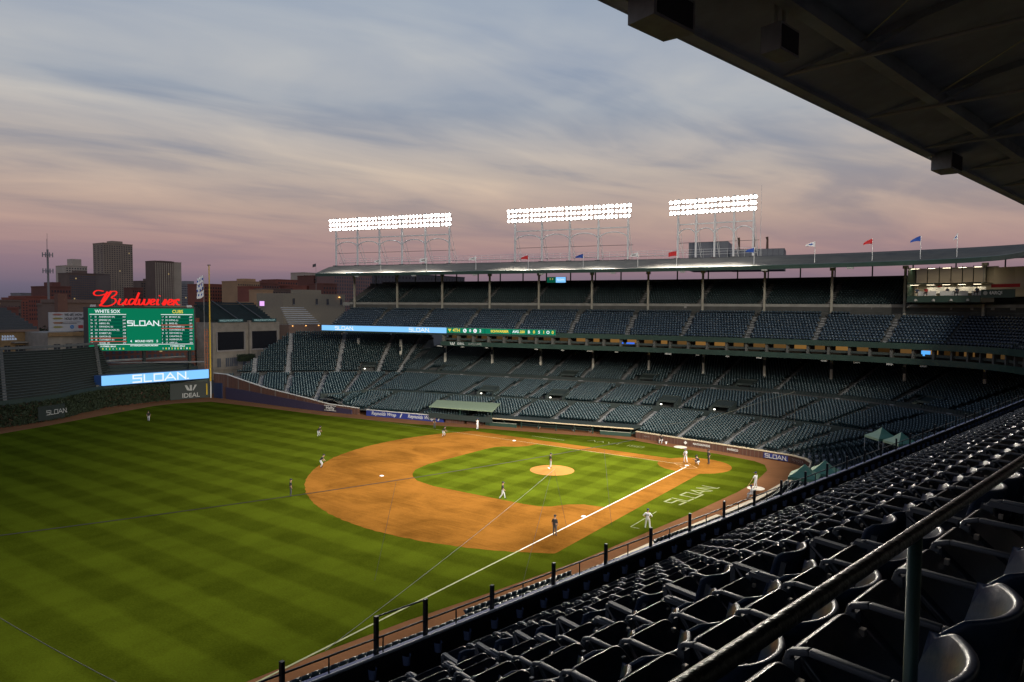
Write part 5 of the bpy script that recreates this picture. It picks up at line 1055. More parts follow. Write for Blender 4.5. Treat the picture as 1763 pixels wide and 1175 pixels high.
q0, q1 = at(174, 657, 134.5), at(359, 643, 150.); q0[2], q1[2] = 5.25, 5.25; q0 = q0 + [-.3, .1, 0]
b = MB(); off = np.array([1.6, .6, 0]); b.hexa([q0 - [0, 0, 1.05], q1 - [0, 0, 1.05], q1 + off - [0, 0, 1.05], q0 + off - [0, 0, 1.05], q0 + [0, 0, 1.05], q1 + [0, 0, 1.05], q1 + off + [0, 0, 1.05], q0 + off + [0, 0, 1.05]]); b.build('cabinet', mat('led_cabinet_blue', (.02, .06, .20), .5), LD)
rr = (q1 - q0) / np.linalg.norm(q1 - q0); LL = np.linalg.norm(q1 - q0); b = MB(); b.quad((-LL / 2, -.92, 0), (LL / 2, -.92, 0), (LL / 2, .98, 0), (-LL / 2, .98, 0)); put(b.mesh('display', LB), 'display', LD, (q0 + q1) / 2 + np.array([-.03, -.0, 0]) - off * .02, rr)
put(sloan(LW, 1.35, 'lettering', .2, 1.42, .03), 'lettering', LD, (q0 + q1) / 2 + rr * .5 - off * .03, rr)
# foul pole with its screen
FPz = empty('foul_pole', (107.7, .1, 0), 0, 'tall yellow foul pole rising from the right field corner', 'foul pole'); yel = mat('pole_yellow', (.62, .40, .02), .5)
b = MB(); b.tube([(0, 0, 0), (0, 0, 3.6)], .15, 10); b.build('base', white, FPz); b = MB(); b.tube([(0, 0, 3.6), (0, 0, 28.6)], [.16, .11], 10); b.build('pole', yel, FPz)
b = MB(); b.box((0, 0, 28.7), (.5, .5, .2)); b.build('finial', house, FPz)
org = mat('screen_orange', (.50, .13, .02), .6); b = MB()
for dx in (.55, 1.1): b.tube([(.2, dx, 4.6), (.2, dx, 15.)], .05, 5)
for z in np.arange(4.8, 15.2, .8): b.tube([(.2, 0, z), (.2, 1.1, z)], .03, 4)
b.build('screen', org, FPz)
# ------------------------------------------------------------------ video board
VB = empty('video_board', (0, 0, 0), 0, 'green video scoreboard with red script sign on top in right field', 'scoreboard')
vl_, vr_ = at(152.5, 570, 147.), at(334, 564, 152.); vc = (vl_ + vr_) / 2; vc[2] = 14.75; vr = vr_ - vl_; vr[2] = 0; vw = np.linalg.norm(vr); vr = vr / vw; vn = np.array([vr[1], -vr[0], 0]) * 1.0
if vn @ (CP - vc) < 0: vn = -vn
def vb(x, y, z=0.): return vc + vr * x + np.array([0, 0, y]) + vn * z
def vquad(x0, x1, y0, y1, m, name, z, parent=VB): b = MB(); b.quad(vb(x0, y0, z), vb(x1, y0, z), vb(x1, y1, z), vb(x0, y1, z)); return b.build(name, m, parent)
hw, hv = vw / 2, 4.55
b = MB(); b.hexa([vb(-hw, -hv - .1, -.05), vb(hw, -hv - .1, -.05), vb(hw, -hv - .1, -1.8), vb(-hw - 1.5, -hv - .1, -1.8), vb(-hw, hv + .25, -.05), vb(hw, hv + .25, -.05), vb(hw, hv + .25, -1.8), vb(-hw - 1.5, hv + .25, -1.8)]); b.build('cabinet', mat('board_cabinet', (.045, .048, .05), .6), VB)
vquad(-hw, hw, -hv, hv, glow('board_green', (.003, .175, .085), 1.), 'display', 0.)
W1, W2, W3, W4 = -hw + .25, -3.05, 3.75, hw - .2
vquad(W1, W2, 3.18, 3.30, LW, 'rule', .02); vquad(W3, W4, 3.18, 3.30, LW, 'rule', .02); vquad(W1, W4, -3.25, -3.15, LW, 'rule', .02)
def vtext(tx, x, y, size, m, al='LEFT', sx=1., bo=.012): put(text_mesh('lettering', tx, size, m, align=al, bold=bo, sx=sx), 'lettering', VB, vb(x, y, .05), vr)
vtext('WHITE SOX', -hw + 3.7, 3.85, 1.0, LW, 'CENTER', .9); vtext('CUBS', 7.1, 3.85, 1.0, LY, 'CENTER', .9)
left = [('7', 'SS', 'ANDERSON (R)', '.333'), ('74', 'LF', 'JIMENEZ (R)', '.267'), ('79', '1B', 'ABREU (R)', '.284'), ('24', 'C', 'GRANDAL (S)', '.246'), ('23', 'DH', 'ENCARNACION (R)', '.204'), ('88', 'CF', 'ROBERT (R)', '.238'), ('28', '2B', 'GARCIA (S)', '.276'), ('36', '3B', 'CUTHBERT (R)', '.240'), ('15', 'RF', 'ENGEL (R)', '.243')]
right = [('17', '3B', 'BRYANT (R)', '.203'), ('27', 'DH', 'KIPNIS (L)', '.249'), ('9', 'SS', 'BAEZ (R)', '.201'), ('12', 'LF', 'SCHWARBER (L)', '.250'), ('40', 'C', 'CONTRERAS (R)', '.222'), ('22', 'RF', 'HEYWARD (L)', '.265'), ('7', '1B', 'CARATINI (S)', '.304'), ('2', '2B', 'HOERNER (R)', '.222'), ('8', 'CF', 'HAPP (S)', '.304')]
for L_, x0, x1, hot in ((left, W1, W2, 7), (right, W3, W4, 3)):
    for i, (nb, po, nm, av) in enumerate(L_):
        y = 2.70 - .70 * i; w_ = (x1 - x0) / 6.9
        vquad(x0, x1, y - .32, y + .30, LGd, 'row_panel', .015)
        vtext(nb, x0 + .15 * w_, y, .46, LW, 'LEFT', .85, 0.); vtext(po, x0 + .95 * w_, y, .46, LW, 'LEFT', .85, 0.); vtext(nm, x0 + 1.75 * w_, y, .46, LW, 'LEFT', .95 * w_ ** .5, 0.); vtext(av, x1 - .12, y, .46, LW, 'RIGHT', .85, 0.)
        if i == hot: vquad(x0, x1, y + .31, y + .40, LR, 'marker_rule', .022); vquad(x0, x1, y - .42, y - .33, LR, 'marker_rule', .022)
put(sloan(LW, 1.0, 'lettering', .19, 1.12, .05), 'lettering', VB, vb(.3, 1.35), vr)
vtext('4', -2.2, -2.55, .7, LW, 'CENTER'); vtext('MOUND VISITS', .35, -2.55, .62, LW, 'CENTER', .85); vtext('5', 2.95, -2.55, .7, LW, 'CENTER')
vtext('CITY HIGHLIGHTS | LINEUPS | RECORDS', .35, -3.5, .36, LW, 'CENTER', .85)
for x in (-hw + 3.7, 7.0): vtext('P: STRIKES | BALLS', x, -3.62, .40, LW, 'CENTER', .9)
for x in (W1 + .3, W3 + .2):
    for i in range(10): vtext(random.choice('PB0S1E28'), x + i * (.66 if x < 0 else .6), -4.15, .5, LY if i % 2 else LW, 'LEFT')
for x in (-hw + 1.2, 0, hw - 1.2): b = MB(); b.beam(vb(x, -hv, -1.), vb(x, -14.4, -1.), .55, .55); b.build('leg', lowgreen, VB)
b = MB(); b.beam(vb(-hw - .5, -hv - 2.6, -.4), vb(hw + 2, -hv - 2.6, -.4), 1.2, .2); b.build('catwalk', concl, VB)
b = MB()
for z in (-1.6, -1.1): b.tube([vb(-hw - .5, -hv + z, .1), vb(hw + 2, -hv + z, .1)], .04, 5)
b.build('catwalk_rail', rail, VB)
for x in (-hw + .9, hw - .9): b = MB(); b.hexa([vb(x - .5, hv + .3, .2), vb(x + .5, hv + .3, .2), vb(x + .5, hv + .3, -.5), vb(x - .5, hv + .3, -.5), vb(x - .45, hv + .75, .1), vb(x + .45, hv + .75, .1), vb(x + .45, hv + .75, -.4), vb(x - .45, hv + .75, -.4)]); b.build('roof_fitting', white, VB)
# red script sign: pen strokes thick on the downstrokes
SC = [[(2.2, 3.3), (.9, 3.55), (.1, 3.0), (.35, 2.4), (1.5, 2.35), (2.9, 2.85), (3.8, 3.3), (4.9, 3.35), (4.75, 2.6), (3.5, 1.9), (4.6, 1.75), (4.7, .95), (3.6, .2), (2.3, .05), (1.3, .3)],
      [(3.75, 3.35), (2.9, 2.0), (2.1, .9), (1.3, .15)], [(3.0, 3.2), (2.3, 2.0), (1.7, .9)],
      [(5.6, 1.7), (5.15, .85), (5.3, .4), (5.85, .45), (6.5, 1.0), (6.9, 1.7)], [(6.9, 1.7), (6.45, .8), (6.6, .4), (7.1, .55)],
      [(8.5, 1.6), (7.9, 1.75), (7.35, 1.2), (7.3, .6), (7.7, .4), (8.3, .8), (8.8, 1.6)], [(9.5, 3.1), (8.9, 1.6), (8.5, .7), (8.7, .4), (9.2, .6)],
      [(9.6, 1.7), (9.35, .9), (9.5, .4), (10.0, .5), (10.5, 1.2), (10.65, 1.7)], [(10.65, 1.7), (10.4, .8), (10.6, .4), (11.1, .5), (11.6, 1.2), (11.6, 1.75)],
      [(11.9, .9), (12.6, 1.15), (12.75, 1.6), (12.3, 1.7), (11.85, 1.2), (11.85, .6), (12.2, .4), (12.8, .7)], [(13.5, 1.7), (13.15, .8), (13.3, .4), (13.7, .6)], [(13.75, 2.35), (13.85, 2.5)],
      [(14.3, .55), (14.8, 1.2), (15.0, 1.8), (15.05, 1.2), (14.9, .5), (14.4, .4)], [(15.6, .9), (16.3, 1.15), (16.45, 1.6), (16.0, 1.7), (15.55, 1.2), (15.55, .6), (15.9, .4), (16.5, .7)],
      [(17.0, 1.6), (16.75, .9), (16.6, .35)], [(16.85, 1.1), (17.4, 1.65), (17.9, 1.7), (17.75, 1.35)], [(17.2, 1.2), (17.5, .5), (18.1, .5)]]
rg = glow('neon_red', (1., .022, .018), 1.05)
def smooth_pl(p, n=2): return [tuple(x) for x in chaikin(p, n)] if len(p) > 2 else p
kx = 17.0 / 18.1
for j, p in enumerate(SC):
    q_ = [(x * kx, y * .98 + .0) for x, y in p]; sm = smooth_pl(q_); b = MB(); pts = [vb(-hw + 1.05 + x, hv + .35 + y, .25 + .01 * j) for x, y in sm]; rad = []
    for i in range(len(sm)):
        a_ = sm[max(i - 1, 0)]; c_ = sm[min(i + 1, len(sm) - 1)]; dy = abs(c_[1] - a_[1]) / (math.hypot(c_[0] - a_[0], c_[1] - a_[1]) + 1e-6); rad.append(.085 + (.15 if p is not SC[0] else .09) * dy)
    b.tube(pts, rad, 8); b.build('sign_letter', rg, VB, smooth=True)
b = MB(); b.tube([vb(-hw + 1.2, hv + .28, .1), vb(hw - 1.2, hv + .28, .1)], .07, 6); b.build('sign_rail', house, VB)
# ------------------------------------------------------------------ players, umpires, staff
def look(p, q): return math.atan2(q[1] - p[1], q[0] - p[0])
HP = (0, 0); MD = (13, 13)
person('walk', (87.5, 24, .006), look((87.5, 24), (60, 40)), 'road', 'outfielder in black jersey and grey trousers striding alone by the right field wall', glove=-1)
person('ready', (53.3, 15.5, .006), look((53.3, 15.5), HP), 'road', 'fielder in black jersey standing on the mown grass well behind first base', glove=-1)
person('ready', (36.7, 28.7, .012), look((36.7, 28.7), HP), 'road', 'fielder in black jersey at the edge of the dirt behind second base', glove=-1)
person('stand', (28.8, 39.3, .006), look((28.8, 39.3), (6, 0)), 'ump', 'umpire in black on the outfield grass near second base')
person('stand', (43.9, -.65, .006), look((43.9, -.6), HP), 'ump', 'umpire in black beside the far foul line')
person('ready', (38.0, 3.9, .012), look((38, 3.9), HP), 'road', 'first baseman in black jersey on the dirt by the far foul line', glove=-1)
person('salute', (37.6, -4.1, .006), look((37.6, -4.1), HP), 'home', 'coach in white uniform shading his eyes by the far dugout end')
person('stand', (13.0, 12.75, .255), look((13, 12.7), HP), 'road', 'pitcher in black jersey standing on the mound', glove=-1, number='34')
person('walk', (10.1, 26.9, .018), look((10, 26.9), (-14, 14)), 'road', 'third baseman in black jersey walking at the edge of the infield grass', glove=-1)
person('stand', (-.42, 33.6, .014), look((-.4, 33.6), HP), 'ump', 'umpire in black with grey trousers astride the near foul line')
person('akimbo', (-6.25, 26.9, .006), look((-6.25, 26.9), HP), 'home', 'coach in white uniform with dark number beside the near chalk box', number='15')
person('bat', (.95, -1.25, .016), look((.9, -1.3), (4, 8)), 'home', 'batter in white uniform holding a bat low beside home plate', bat=(-1, -.55, .35, -.75))
person('squat', (-.75, -1.0, .016), look((-.7, -1.), MD), 'road', 'catcher crouching in mask and pads behind home plate', glove=-1, mask=True)
person('stand', (-1.75, -2.35, .016), look((-1.7, -2.3), MD), 'ump', 'home plate umpire in black standing behind the catcher', mask=True)
person('bat', (-10.2, 6.5, .03), look((-10.2, 6.5), (8, 2)), 'home', 'waiting batter in white leaning over on the white round mat', bat=(-1, -.3, .4, -.85))
person('sit', (-11.55, 12.4, .38), look((-11, 12.4), (6, 12)), 'home', 'player in white sitting on the low wall by the near mat')
person('sit', (8.6, -11.6, -.05), look((8.6, -11.6), (10, 10)), 'road', 'helper in grey trousers sitting against the brick wall beside a bucket')
b = MB(); b.tube([(0, 0, 0), (0, 0, .36)], [.13, .16], 10); tag(b.build('bucket', mat('bucket_white', (.7, .7, .68), .5), loc=(7.9, -11.5, 0)), 'white bucket on the track beside the seated helper', 'bucket')
for x, kt, lbx in ((30.6, 'road', 'player in the far dugout standing at its outfield end'), (24.8, 'road', 'player in the far dugout behind the long rail'), (22.0, 'road', 'player in the far dugout near its middle post'), (17.6, 'ump', 'man in dark clothes at the home end of the far dugout')):
    p = dgp(x, 1.5, 0) + np.array([27, -12, -.85]); person('stand', p, math.radians(100), kt, lbx, 'people in the far dugout')
pl_ = ['press box writer in dark shirt at the desk nearest the seats', 'press box writer in red shirt in the front row', 'press box writer in dark shirt behind the long front desk', 'press box writer in dark shirt in the middle of the front desk', 'press box writer in red shirt at the rear desk', 'press box writer at the far end desk', 'press box writer in dark shirt at the rear desk']
for i, (s, d, kt) in enumerate(((-108.4, -4.2, 'press'), (-110.2, -5.6, 'red'), (-113.0, -4.3, 'press'), (-115.0, -5.5, 'press'), (-111.4, -3.0, 'red'), (-118.2, -5.4, 'press'), (-116.4, -3.0, 'press'))):
    nn_ = n_of(np.array([A0 + s]))[0]; person('sit', P3(A0 + s, d, 22.35 if d < -3.5 else 22.9), math.atan2(-nn_[1], -nn_[0]), kt, pl_[i], 'people in the press box', capped=False)
# ------------------------------------------------------------------ cables over the field and the net behind home
cab = mat('cable_black', (.012, .012, .011), .6); cabl = mat('cable_pale', (.13, .13, .11), .6)
def cable(p0, p1, r, m, label, sag=.4):
    p0, p1 = np.array(p0, float), np.array(p1, float); b = MB(); b.tube([p0 * (1 - t) + p1 * t - np.array([0, 0, 4 * sag * t * (1 - t)]) for t in np.linspace(0, 1, 25)], r, 5); return tag(b.build('cable', m), label, 'cable')
cable(at(-60, 930, 46.), ground(1095, 757, 2.4), .036, cab, 'long black camera cable crossing the field above second base', .5)
cable(ground(560, 1120, 4.), at(955, 808, 62.), .016, cabl, 'pale cable slanting over the near foul line to the mound', .2)
cable(at(-40, 1040, 30.), at(230, 1190, 26.), .018, cab, 'short dark cable over left field grass', .1)
for (u0, v0, t0), (u1, v1, t1), lb_ in (((950, 812, 62.), (878, 1090, 45.), 'thin black drop line hanging in front of the mound, outfield side'), ((955, 812, 62.), (975, 905, 60.), 'thin black drop line hanging right in front of the mound'), ((1040, 775, 66.), (1053, 905, 62.), 'thin black drop line hanging in front of the third base grass'), ((682, 830, 56.), (645, 1000, 50.), 'thin black drop line hanging in front of second base')):
    cable(at(u0, v0, t0), at(u1, v1, t1), .014, cab, lb_, 0.)
NT = empty('backstop_net', (0, 0, 0), 0, 'protective net on cables behind home plate', 'net'); pts = [(9, -12.6), (2, -11.6), (-6, -10.5), (-10.5, -9.6)]
netm = bpy.data.materials.new('net_mesh'); netm.use_nodes = True; t_ = netm.node_tree; t_.nodes.clear(); a_ = t_.nodes.new('ShaderNodeBsdfTransparent'); d_ = t_.nodes.new('ShaderNodeBsdfDiffuse'); d_.inputs[0].default_value = (.02, .02, .02, 1); x_ = t_.nodes.new('ShaderNodeMixShader'); x_.inputs[0].default_value = .10; o_ = t_.nodes.new('ShaderNodeOutputMaterial'); t_.links.new(a_.outputs[0], x_.inputs[1]); t_.links.new(d_.outputs[0], x_.inputs[2]); t_.links.new(x_.outputs[0], o_.inputs[0])
tp = [(*p, z) for p, z in zip(pts, (2.6, 4.2, 7.6, 9.4))]; b = MB()
for i in range(3): b.quad((*pts[i], 1.), (*pts[i + 1], 1.), tp[i + 1], tp[i])
b.build('netting', netm, NT); b = MB(); b.tube(tp, .022, 5); b.build('top_cable', cabl, NT)
b = MB(); b.tube([(-6, -10.5, 1.), tp[2]], .03, 5); b.build('side_cable', cab, NT); b = MB(); b.tube([(-10.5, -9.6, 1.), tp[3]], .03, 5); b.build('side_cable', cab, NT)
# ------------------------------------------------------------------ the city behind
def bmat(nm, c, var=.12): return mat('facade_' + nm, c, .85, var=var, scale=.08)
win = mat('window_dark', (.035, .037, .044), .25); lit = glow('window_lit', (1, .72, .35), .35); winl = mat('window_pale', (.10, .11, .13), .2)
def block(parent, X, y0, y1, D, z1, m, nm='wall', z0=-.3): b = MB(); b.hexa([(X, y0, z0), (X + D, y0, z0), (X + D, y1, z0), (X, y1, z0), (X, y0, z1), (X + D, y0, z1), (X + D, y1, z1), (X, y1, z1)]); return b.build(nm, m, parent)
def grid(parent, X, y0, y1, D, z0, z1, ny, nz, fy=.6, fz=.6, m=win, side=0):
    b = MB()
    for i in range(ny):
        for j in range(nz):
            c = y0 + (y1 - y0) * (i + .5) / ny; w = (y1 - y0) / ny * fy / 2; zc_ = z0 + (z1 - z0) * (j + .5) / nz; h = (z1 - z0) / nz * fz / 2; mi = 1 if random.random() < .007 else 0
            b.quad((X - .12, c - w, zc_ - h), (X - .12, c + w, zc_ - h), (X - .12, c + w, zc_ + h), (X - .12, c - w, zc_ + h), mi)
    for i in range(side):
        for j in range(nz):
            c = X + D * (i + .5) / side; w = D / side * fy / 2; zc_ = z0 + (z1 - z0) * (j + .5) / nz; h = (z1 - z0) / nz * fz / 2
            b.quad((c + w, y1 + .12, zc_ - h), (c - w, y1 + .12, zc_ - h), (c - w, y1 + .12, zc_ + h), (c + w, y1 + .12, zc_ + h), 0)
    o = b.build('windows', [m, lit], parent); o['kind'] = 'stuff'
def pxy(u, v, X): d = ray(u, v); t = (X - CP[0]) / d[0]; return CP + d * t
def tower_b(u0, u1, vt, X, D, m, label, ny, nz, fy=.6, fz=.55, side=0, pent=None, wm=win, zb=8.):
    p0, p1 = pxy(u0, vt, X), pxy(u1, vt, X); y1, y0, z1 = p0[1], p1[1], (p0[2] + p1[2]) / 2; T = empty('apartment_tower' if z1 > 45 else 'city_building', (X, (y0 + y1) / 2, 0), 0, label, 'building')
    inv = Matrix.Translation((-X, -(y0 + y1) / 2, 0))
    class Q: pass
    parts = [block(None, X, y0, y1, D, z1, m)]
    n0 = len(bpy.data.objects); grid(None, X, y0, y1, D, zb, z1 - 1.5, ny, nz, fy, fz, wm, side); parts.append(bpy.context.scene.collection.objects[-1])
    b = MB(); b.hexa([(X - .4, y0 - .3, z1), (X + D, y0 - .3, z1), (X + D, y1 + .3, z1), (X - .4, y1 + .3, z1), (X - .4, y0 - .3, z1 + .9), (X + D, y0 - .3, z1 + .9), (X + D, y1 + .3, z1 + .9), (X - .4, y1 + .3, z1 + .9)]); parts.append(b.build('parapet', m))
    if pent:
        q0, q1 = pxy(pent[0], pent[2], X + 4), pxy(pent[1], pent[2], X + 4); parts.append(block(None, X + 4, q1[1], q0[1], D * .5, q0[2], m, 'penthouse', z1))
    for p in parts: p.parent = T; p.matrix_parent_inverse = inv
    return T
tan, tanl, brn, brk, brd, gry, pale, org_ = bmat('tan', (.40, .30, .21)), bmat('cream', (.58, .46, .32)), bmat('brown', (.20, .13, .095)), bmat('brick', (.30, .095, .060)), bmat('brick_dark', (.20, .075, .052)), bmat('grey', (.30, .27, .25)), bmat('pale', (.60, .48, .36)), bmat('orange', (.52, .31, .16))
tower_b(178, 228, 421, 820, 26, tan, 'tallest tan apartment tower on the skyline, with pale corner piers', 12, 34, .42, .5, 3, (193, 211, 415))
tower_b(266, 299, 451, 900, 24, brn, 'dark apartment tower striped with white vertical lines', 9, 30, .45, .9, 0, (275, 296, 449), tanl)
tower_b(297, 312, 453, 903, 30, tanl, 'blank cream slab side of the striped apartment tower', 1, 2, .02, .02)
tower_b(113, 150, 459, 980, 30, pale, 'cream stepped apartment block behind the brown block', 8, 20, .5, .5, 0, (124, 140, 446))
tower_b(119, 164, 472, 760, 26, brn, 'brown apartment block with a tight grid of pale windows', 14, 18, .7, .55, 0, (133, 150, 466), winl)
tower_b(164, 190, 473, 762, 26, bmat('umber', (.20, .15, .125)), 'blank umber end wall of the brown apartment block', 1, 2, .02, .02)
tower_b(243, 267, 485, 1000, 30, brn, 'low dark block left of the striped tower', 7, 12, .6, .6, 0, (255, 268, 480))
tower_b(312, 339, 490, 1000, 30, gry, 'grey block with window rows right of the striped tower', 9, 12, .7, .5, 0, (320, 334, 484), winl)
tower_b(352, 391, 491, 600, 30, brk, 'red brick apartment block behind the foul pole', 9, 9, .5, .5, 0, (364, 380, 489))
tower_b(395, 413, 497, 620, 24, brd, 'narrow dark brick block between the red and cream blocks', 4, 8, .5, .5)
tower_b(409, 447, 486, 560, 26, org_, 'cream brick apartment block with stepped bay tops', 10, 12, .45, .5, 0, (421, 440, 480))
tower_b(446, 480, 489, 600, 30, brd, 'dark brick block beside the cream brick block', 8, 9, .5, .5, 0, (461, 474, 483))
tower_b(478, 512, 483, 640, 30, brk, 'brick block with green copper roof edge', 8, 10, .5, .5)
tower_b(461, 500, 499, 480, 24, brn, 'low brown block in front of the copper edged block', 9, 7, .6, .5)
tower_b(508, 534, 500, 520, 24, brd, 'low dark block left of the pale concrete tower', 6, 6, .5, .5)
tower_b(522, 548, 471, 660, 24, pale, 'pale concrete tower just left of the far roof end', 6, 12, .5, .5)
tower_b(540, 583, 477, 500, 24, brd, 'dark brick slab seen under the end of the far roof', 10, 12, .5, .5)
tower_b(575, 640, 474, 470, 24, bmat('rose', (.27, .15, .125)), 'rose brick slab behind the end rows of the upper deck', 16, 12, .45, .6, 0, None, winl)
tower_b(45, 92, 512, 520, 30, brk, 'long low brick block at the far left', 12, 5, .45, .5); tower_b(82, 122, 495, 560, 30, brd, 'gabled dark brick block behind the lattice mast', 8, 7, .5, .5, 0, (90, 104, 486))
tower_b(0, 36, 519, 420, 30, brn, 'low dark roofed hall at the far left edge', 6, 3, .5, .4); tower_b(36, 62, 506, 900, 30, gry, 'pale distant block at the far left', 5, 5, .5, .4)
tower_b(636, 800, 474, 600, 30, bmat('slate', (.085, .08, .085)), 'long dark block behind the grandstand, seen through the rear gap', 30, 8, .5, .5)
for i in range(9):    # roofs of the neighbourhood behind the outfield, each its own block
    u = random.uniform(-40, 620); X = random.uniform(230, 420); h = random.uniform(522, 533); w = random.uniform(24, 60)
    tower_b(u, u + w, h, X, 14, random.choice((brk, brd, brn, gry, org_)), 'low %s roofed house number %d in the streets beyond the outfield' % (random.choice(('flat', 'dark', 'brick')), i) if False else 'low flat roofed house in the streets beyond the outfield', 4, 2, .4, .5, 0, None, win, 4.)['group'] = 'houses beyond the outfield'
for u0, u1, vt, X, m, lb_ in ((340, 356, 499, 700, brd, 'low dark brick flats left of the red brick block'), (384, 400, 494, 680, brk, 'slim red brick flats right of the red brick block'), (430, 452, 495, 500, brk, 'red brick flats in front of the cream brick block'), (452, 470, 501, 450, org_, 'small tan flats in front of the dark brick block'), (500, 516, 493, 590, brk, 'slim red brick flats right of the copper edged block'), (528, 546, 494, 450, brk, 'red brick flats below the pale concrete tower'), (556, 580, 490, 430, brd, 'dark brick flats under the roof end, in front of the slab'), (22, 48, 515, 480, brk, 'low red brick flats beside the dark hall at the far left'), (228, 246, 497, 700, brd, 'low brick flats between the two tallest towers')):
    tower_b(u0, u1, vt, X, 18, m, lb_, 5, 8, .45, .5)
# lattice mast
LM = empty('radio_mast', tuple(pxy(84, 520, 260) * [1, 1, 0]), 0, 'grey radio mast with antenna rings at the far left', 'mast'); zt = pxy(84, 430, 260)[2]; b = MB(); b.tube([(0, 0, 0), (0, 0, zt)], [.5, .35], 8); b.build('shaft', gry, LM)
for z, r in ((zt - 2, 1.7), (zt - 8, 1.7)):
    b = MB(); b.tube([(r * math.cos(t), r * math.sin(t), z) for t in np.linspace(0, 6.283, 13)], .08, 5); b.build('ring', gry, LM)
    for t in np.linspace(0, 6.283, 9)[:-1]: b = MB(); b.box((r * math.cos(t), r * math.sin(t), z), (.25, .25, 1.7)); b.build('antenna', lampb, LM)
for dx, h in ((0, 6), (.6, 4)): b = MB(); b.tube([(dx, 0, zt), (dx, 0, zt + h)], .05, 5); b.build('whip', gry, LM)
# street houses behind the wall: the ones that can be told apart
def house_b(name, u0, u1, vt, X, D, m, label, zb=0):
    p0, p1 = pxy(u0, vt, X), pxy(u1, vt, X); T = empty(name, (0, 0, 0), 0, label, 'building'); block(T, X, p1[1], p0[1], D, p0[2], m); T['y0'], T['y1'], T['z1'] = p1[1], p0[1], p0[2]; return T, p1[1], p0[1], p0[2]
def wnd(T, X, y, z, w, h, m=win, fm=None):
    b = MB(); b.quad((X - .06, y - w / 2, z - h / 2), (X - .06, y + w / 2, z - h / 2), (X - .06, y + w / 2, z + h / 2), (X - .06, y - w / 2, z + h / 2)); o = b.build('window', m, T)
    b = MB(); b.beam((X - .1, y - w / 2 - .1, z - h / 2 - .08), (X - .1, y + w / 2 + .1, z - h / 2 - .08), .2, .16); b.build('sill', fm or concl, o)
    b = MB(); b.beam((X - .08, y, z - h / 2), (X - .08, y, z + h / 2), .06, .08); b.build('frame', fm or concl, o); return o
stone = mat('limestone', (.27, .235, .19), .85, var=.2, scale=.6); buff = mat('buff_brick', (.26, .165, .075), .85, var=.25, scale=1.); dkglass = mat('glazing_dark', (.012, .013, .016), .15)
X = 142; T, y0, y1, z1 = house_b('rooftop_club', 366, 481, 556, X, 16, stone, 'pale stone rooftop club with two wide dark windows behind the corner')
wy = y1 - y0
for f0, f1 in ((.06, .44), (.56, .95)):
    ya, yb = y1 - wy * f1, y1 - wy * f0; b = MB(); b.quad((X - .08, ya, z1 - 7.6), (X - .08, yb, z1 - 7.6), (X - .08, yb, z1 - 2.6), (X - .08, ya, z1 - 2.6)); w_ = b.build('window', dkglass, T); b = MB(); b.beam((X - .12, ya - .3, z1 - 7.8), (X - .12, yb + .3, z1 - 7.8), .3, .4); b.beam((X - .12, ya - .2, z1 - 7.6), (X - .12, ya - .2, z1 - 2.5), .25, .4); b.beam((X - .12, yb + .2, z1 - 7.6), (X - .12, yb + .2, z1 - 2.5), .25, .4); b.build('frame', gry, w_)
    b = MB(); b.beam((X - .25, ya + .2, z1 + .5), (X - .25, yb - .2, z1 + .5), .15, 1.0); s_ = b.build('sign', mat('sign_teal', (.02, .07, .07), .5), T); put(text_mesh('sign_lettering', 'WRIGLEYROOFTOPS.COM', .72, glow('sign_glow', (.6, .9, .9), .45), sx=.82), 'sign_lettering', T, ((X - .36), (ya + yb) / 2, z1 + .5), (0, -1, 0))
for f in (.08, .2, .26, .32, .45, .58, .68): wnd(T, X, y1 - wy * f, z1 - 11.0, 1.1, 2.4, winl, stone)
b = MB(); b.beam((X - .2, y0 + wy * .48, z1 - 9), (X - .2, y0 + wy * .48, z1 + .5), .6, 1.1); b.build('pier', stone, T)
b = MB(); b.beam((X - .2, y0, z1 - 12.8), (X - .2, y1, z1 - 12.8), .35, .4); b.build('cornice', stone, T)
RBl = empty('rooftop_bleachers', (0, 0, 0), 0, 'dark seat rows on the roof of the stone rooftop club', 'bleachers')
for k in range(9):
    b = MB(); b.hexa([(X + 1 + k * 1.1, y0 + 1, z1 - 1), (X + 2.1 + k * 1.1, y0 + 1, z1 - 1), (X + 2.1 + k * 1.1, y1 - 1, z1 - 1), (X + 1 + k * 1.1, y1 - 1, z1 - 1), (X + 1 + k * 1.1, y0 + 1, z1 + .4 + .56 * k), (X + 2.1 + k * 1.1, y0 + 1, z1 + .4 + .56 * k), (X + 2.1 + k * 1.1, y1 - 1, z1 + .4 + .56 * k), (X + 1 + k * 1.1, y1 - 1, z1 + .4 + .56 * k)]); b.build('tier', lowgreen, RBl)
    b = MB(); b.beam((X + 1.8 + k * 1.1, y0 + 1.2, z1 + .85 + .56 * k), (X + 1.8 + k * 1.1, y1 - 1.2, z1 + .85 + .56 * k), .08, .5); b.build('seat_row', seatg, RBl)
for f in (.25, .62): b = MB(); b.beam((X + .6, y0 + wy * f, z1 + .9), (X + 11, y0 + wy * f + 1.5, z1 + 6.0), .45, .1); b.build('stair', conc, RBl)
OS = empty('outdoor_screen', tuple(pxy(451, 523, 153)), 0, 'small glowing pink screen on the rooftop seats', 'screen'); b = MB(); b.hexa([(0, -.9, -.8), (.3, -.9, -.8), (.3, .9, -.8), (0, .9, -.8), (0, -.9, .8), (.3, -.9, .8), (.3, .9, .8), (0, .9, .8)]); b.build('case', house, OS); b = MB(); b.quad((-.02, -.82, -.72), (-.02, .82, -.72), (-.02, .82, .72), (-.02, -.82, .72)); b.build('display', glow('screen_pink', (.85, .45, 1.), 1.1), OS)
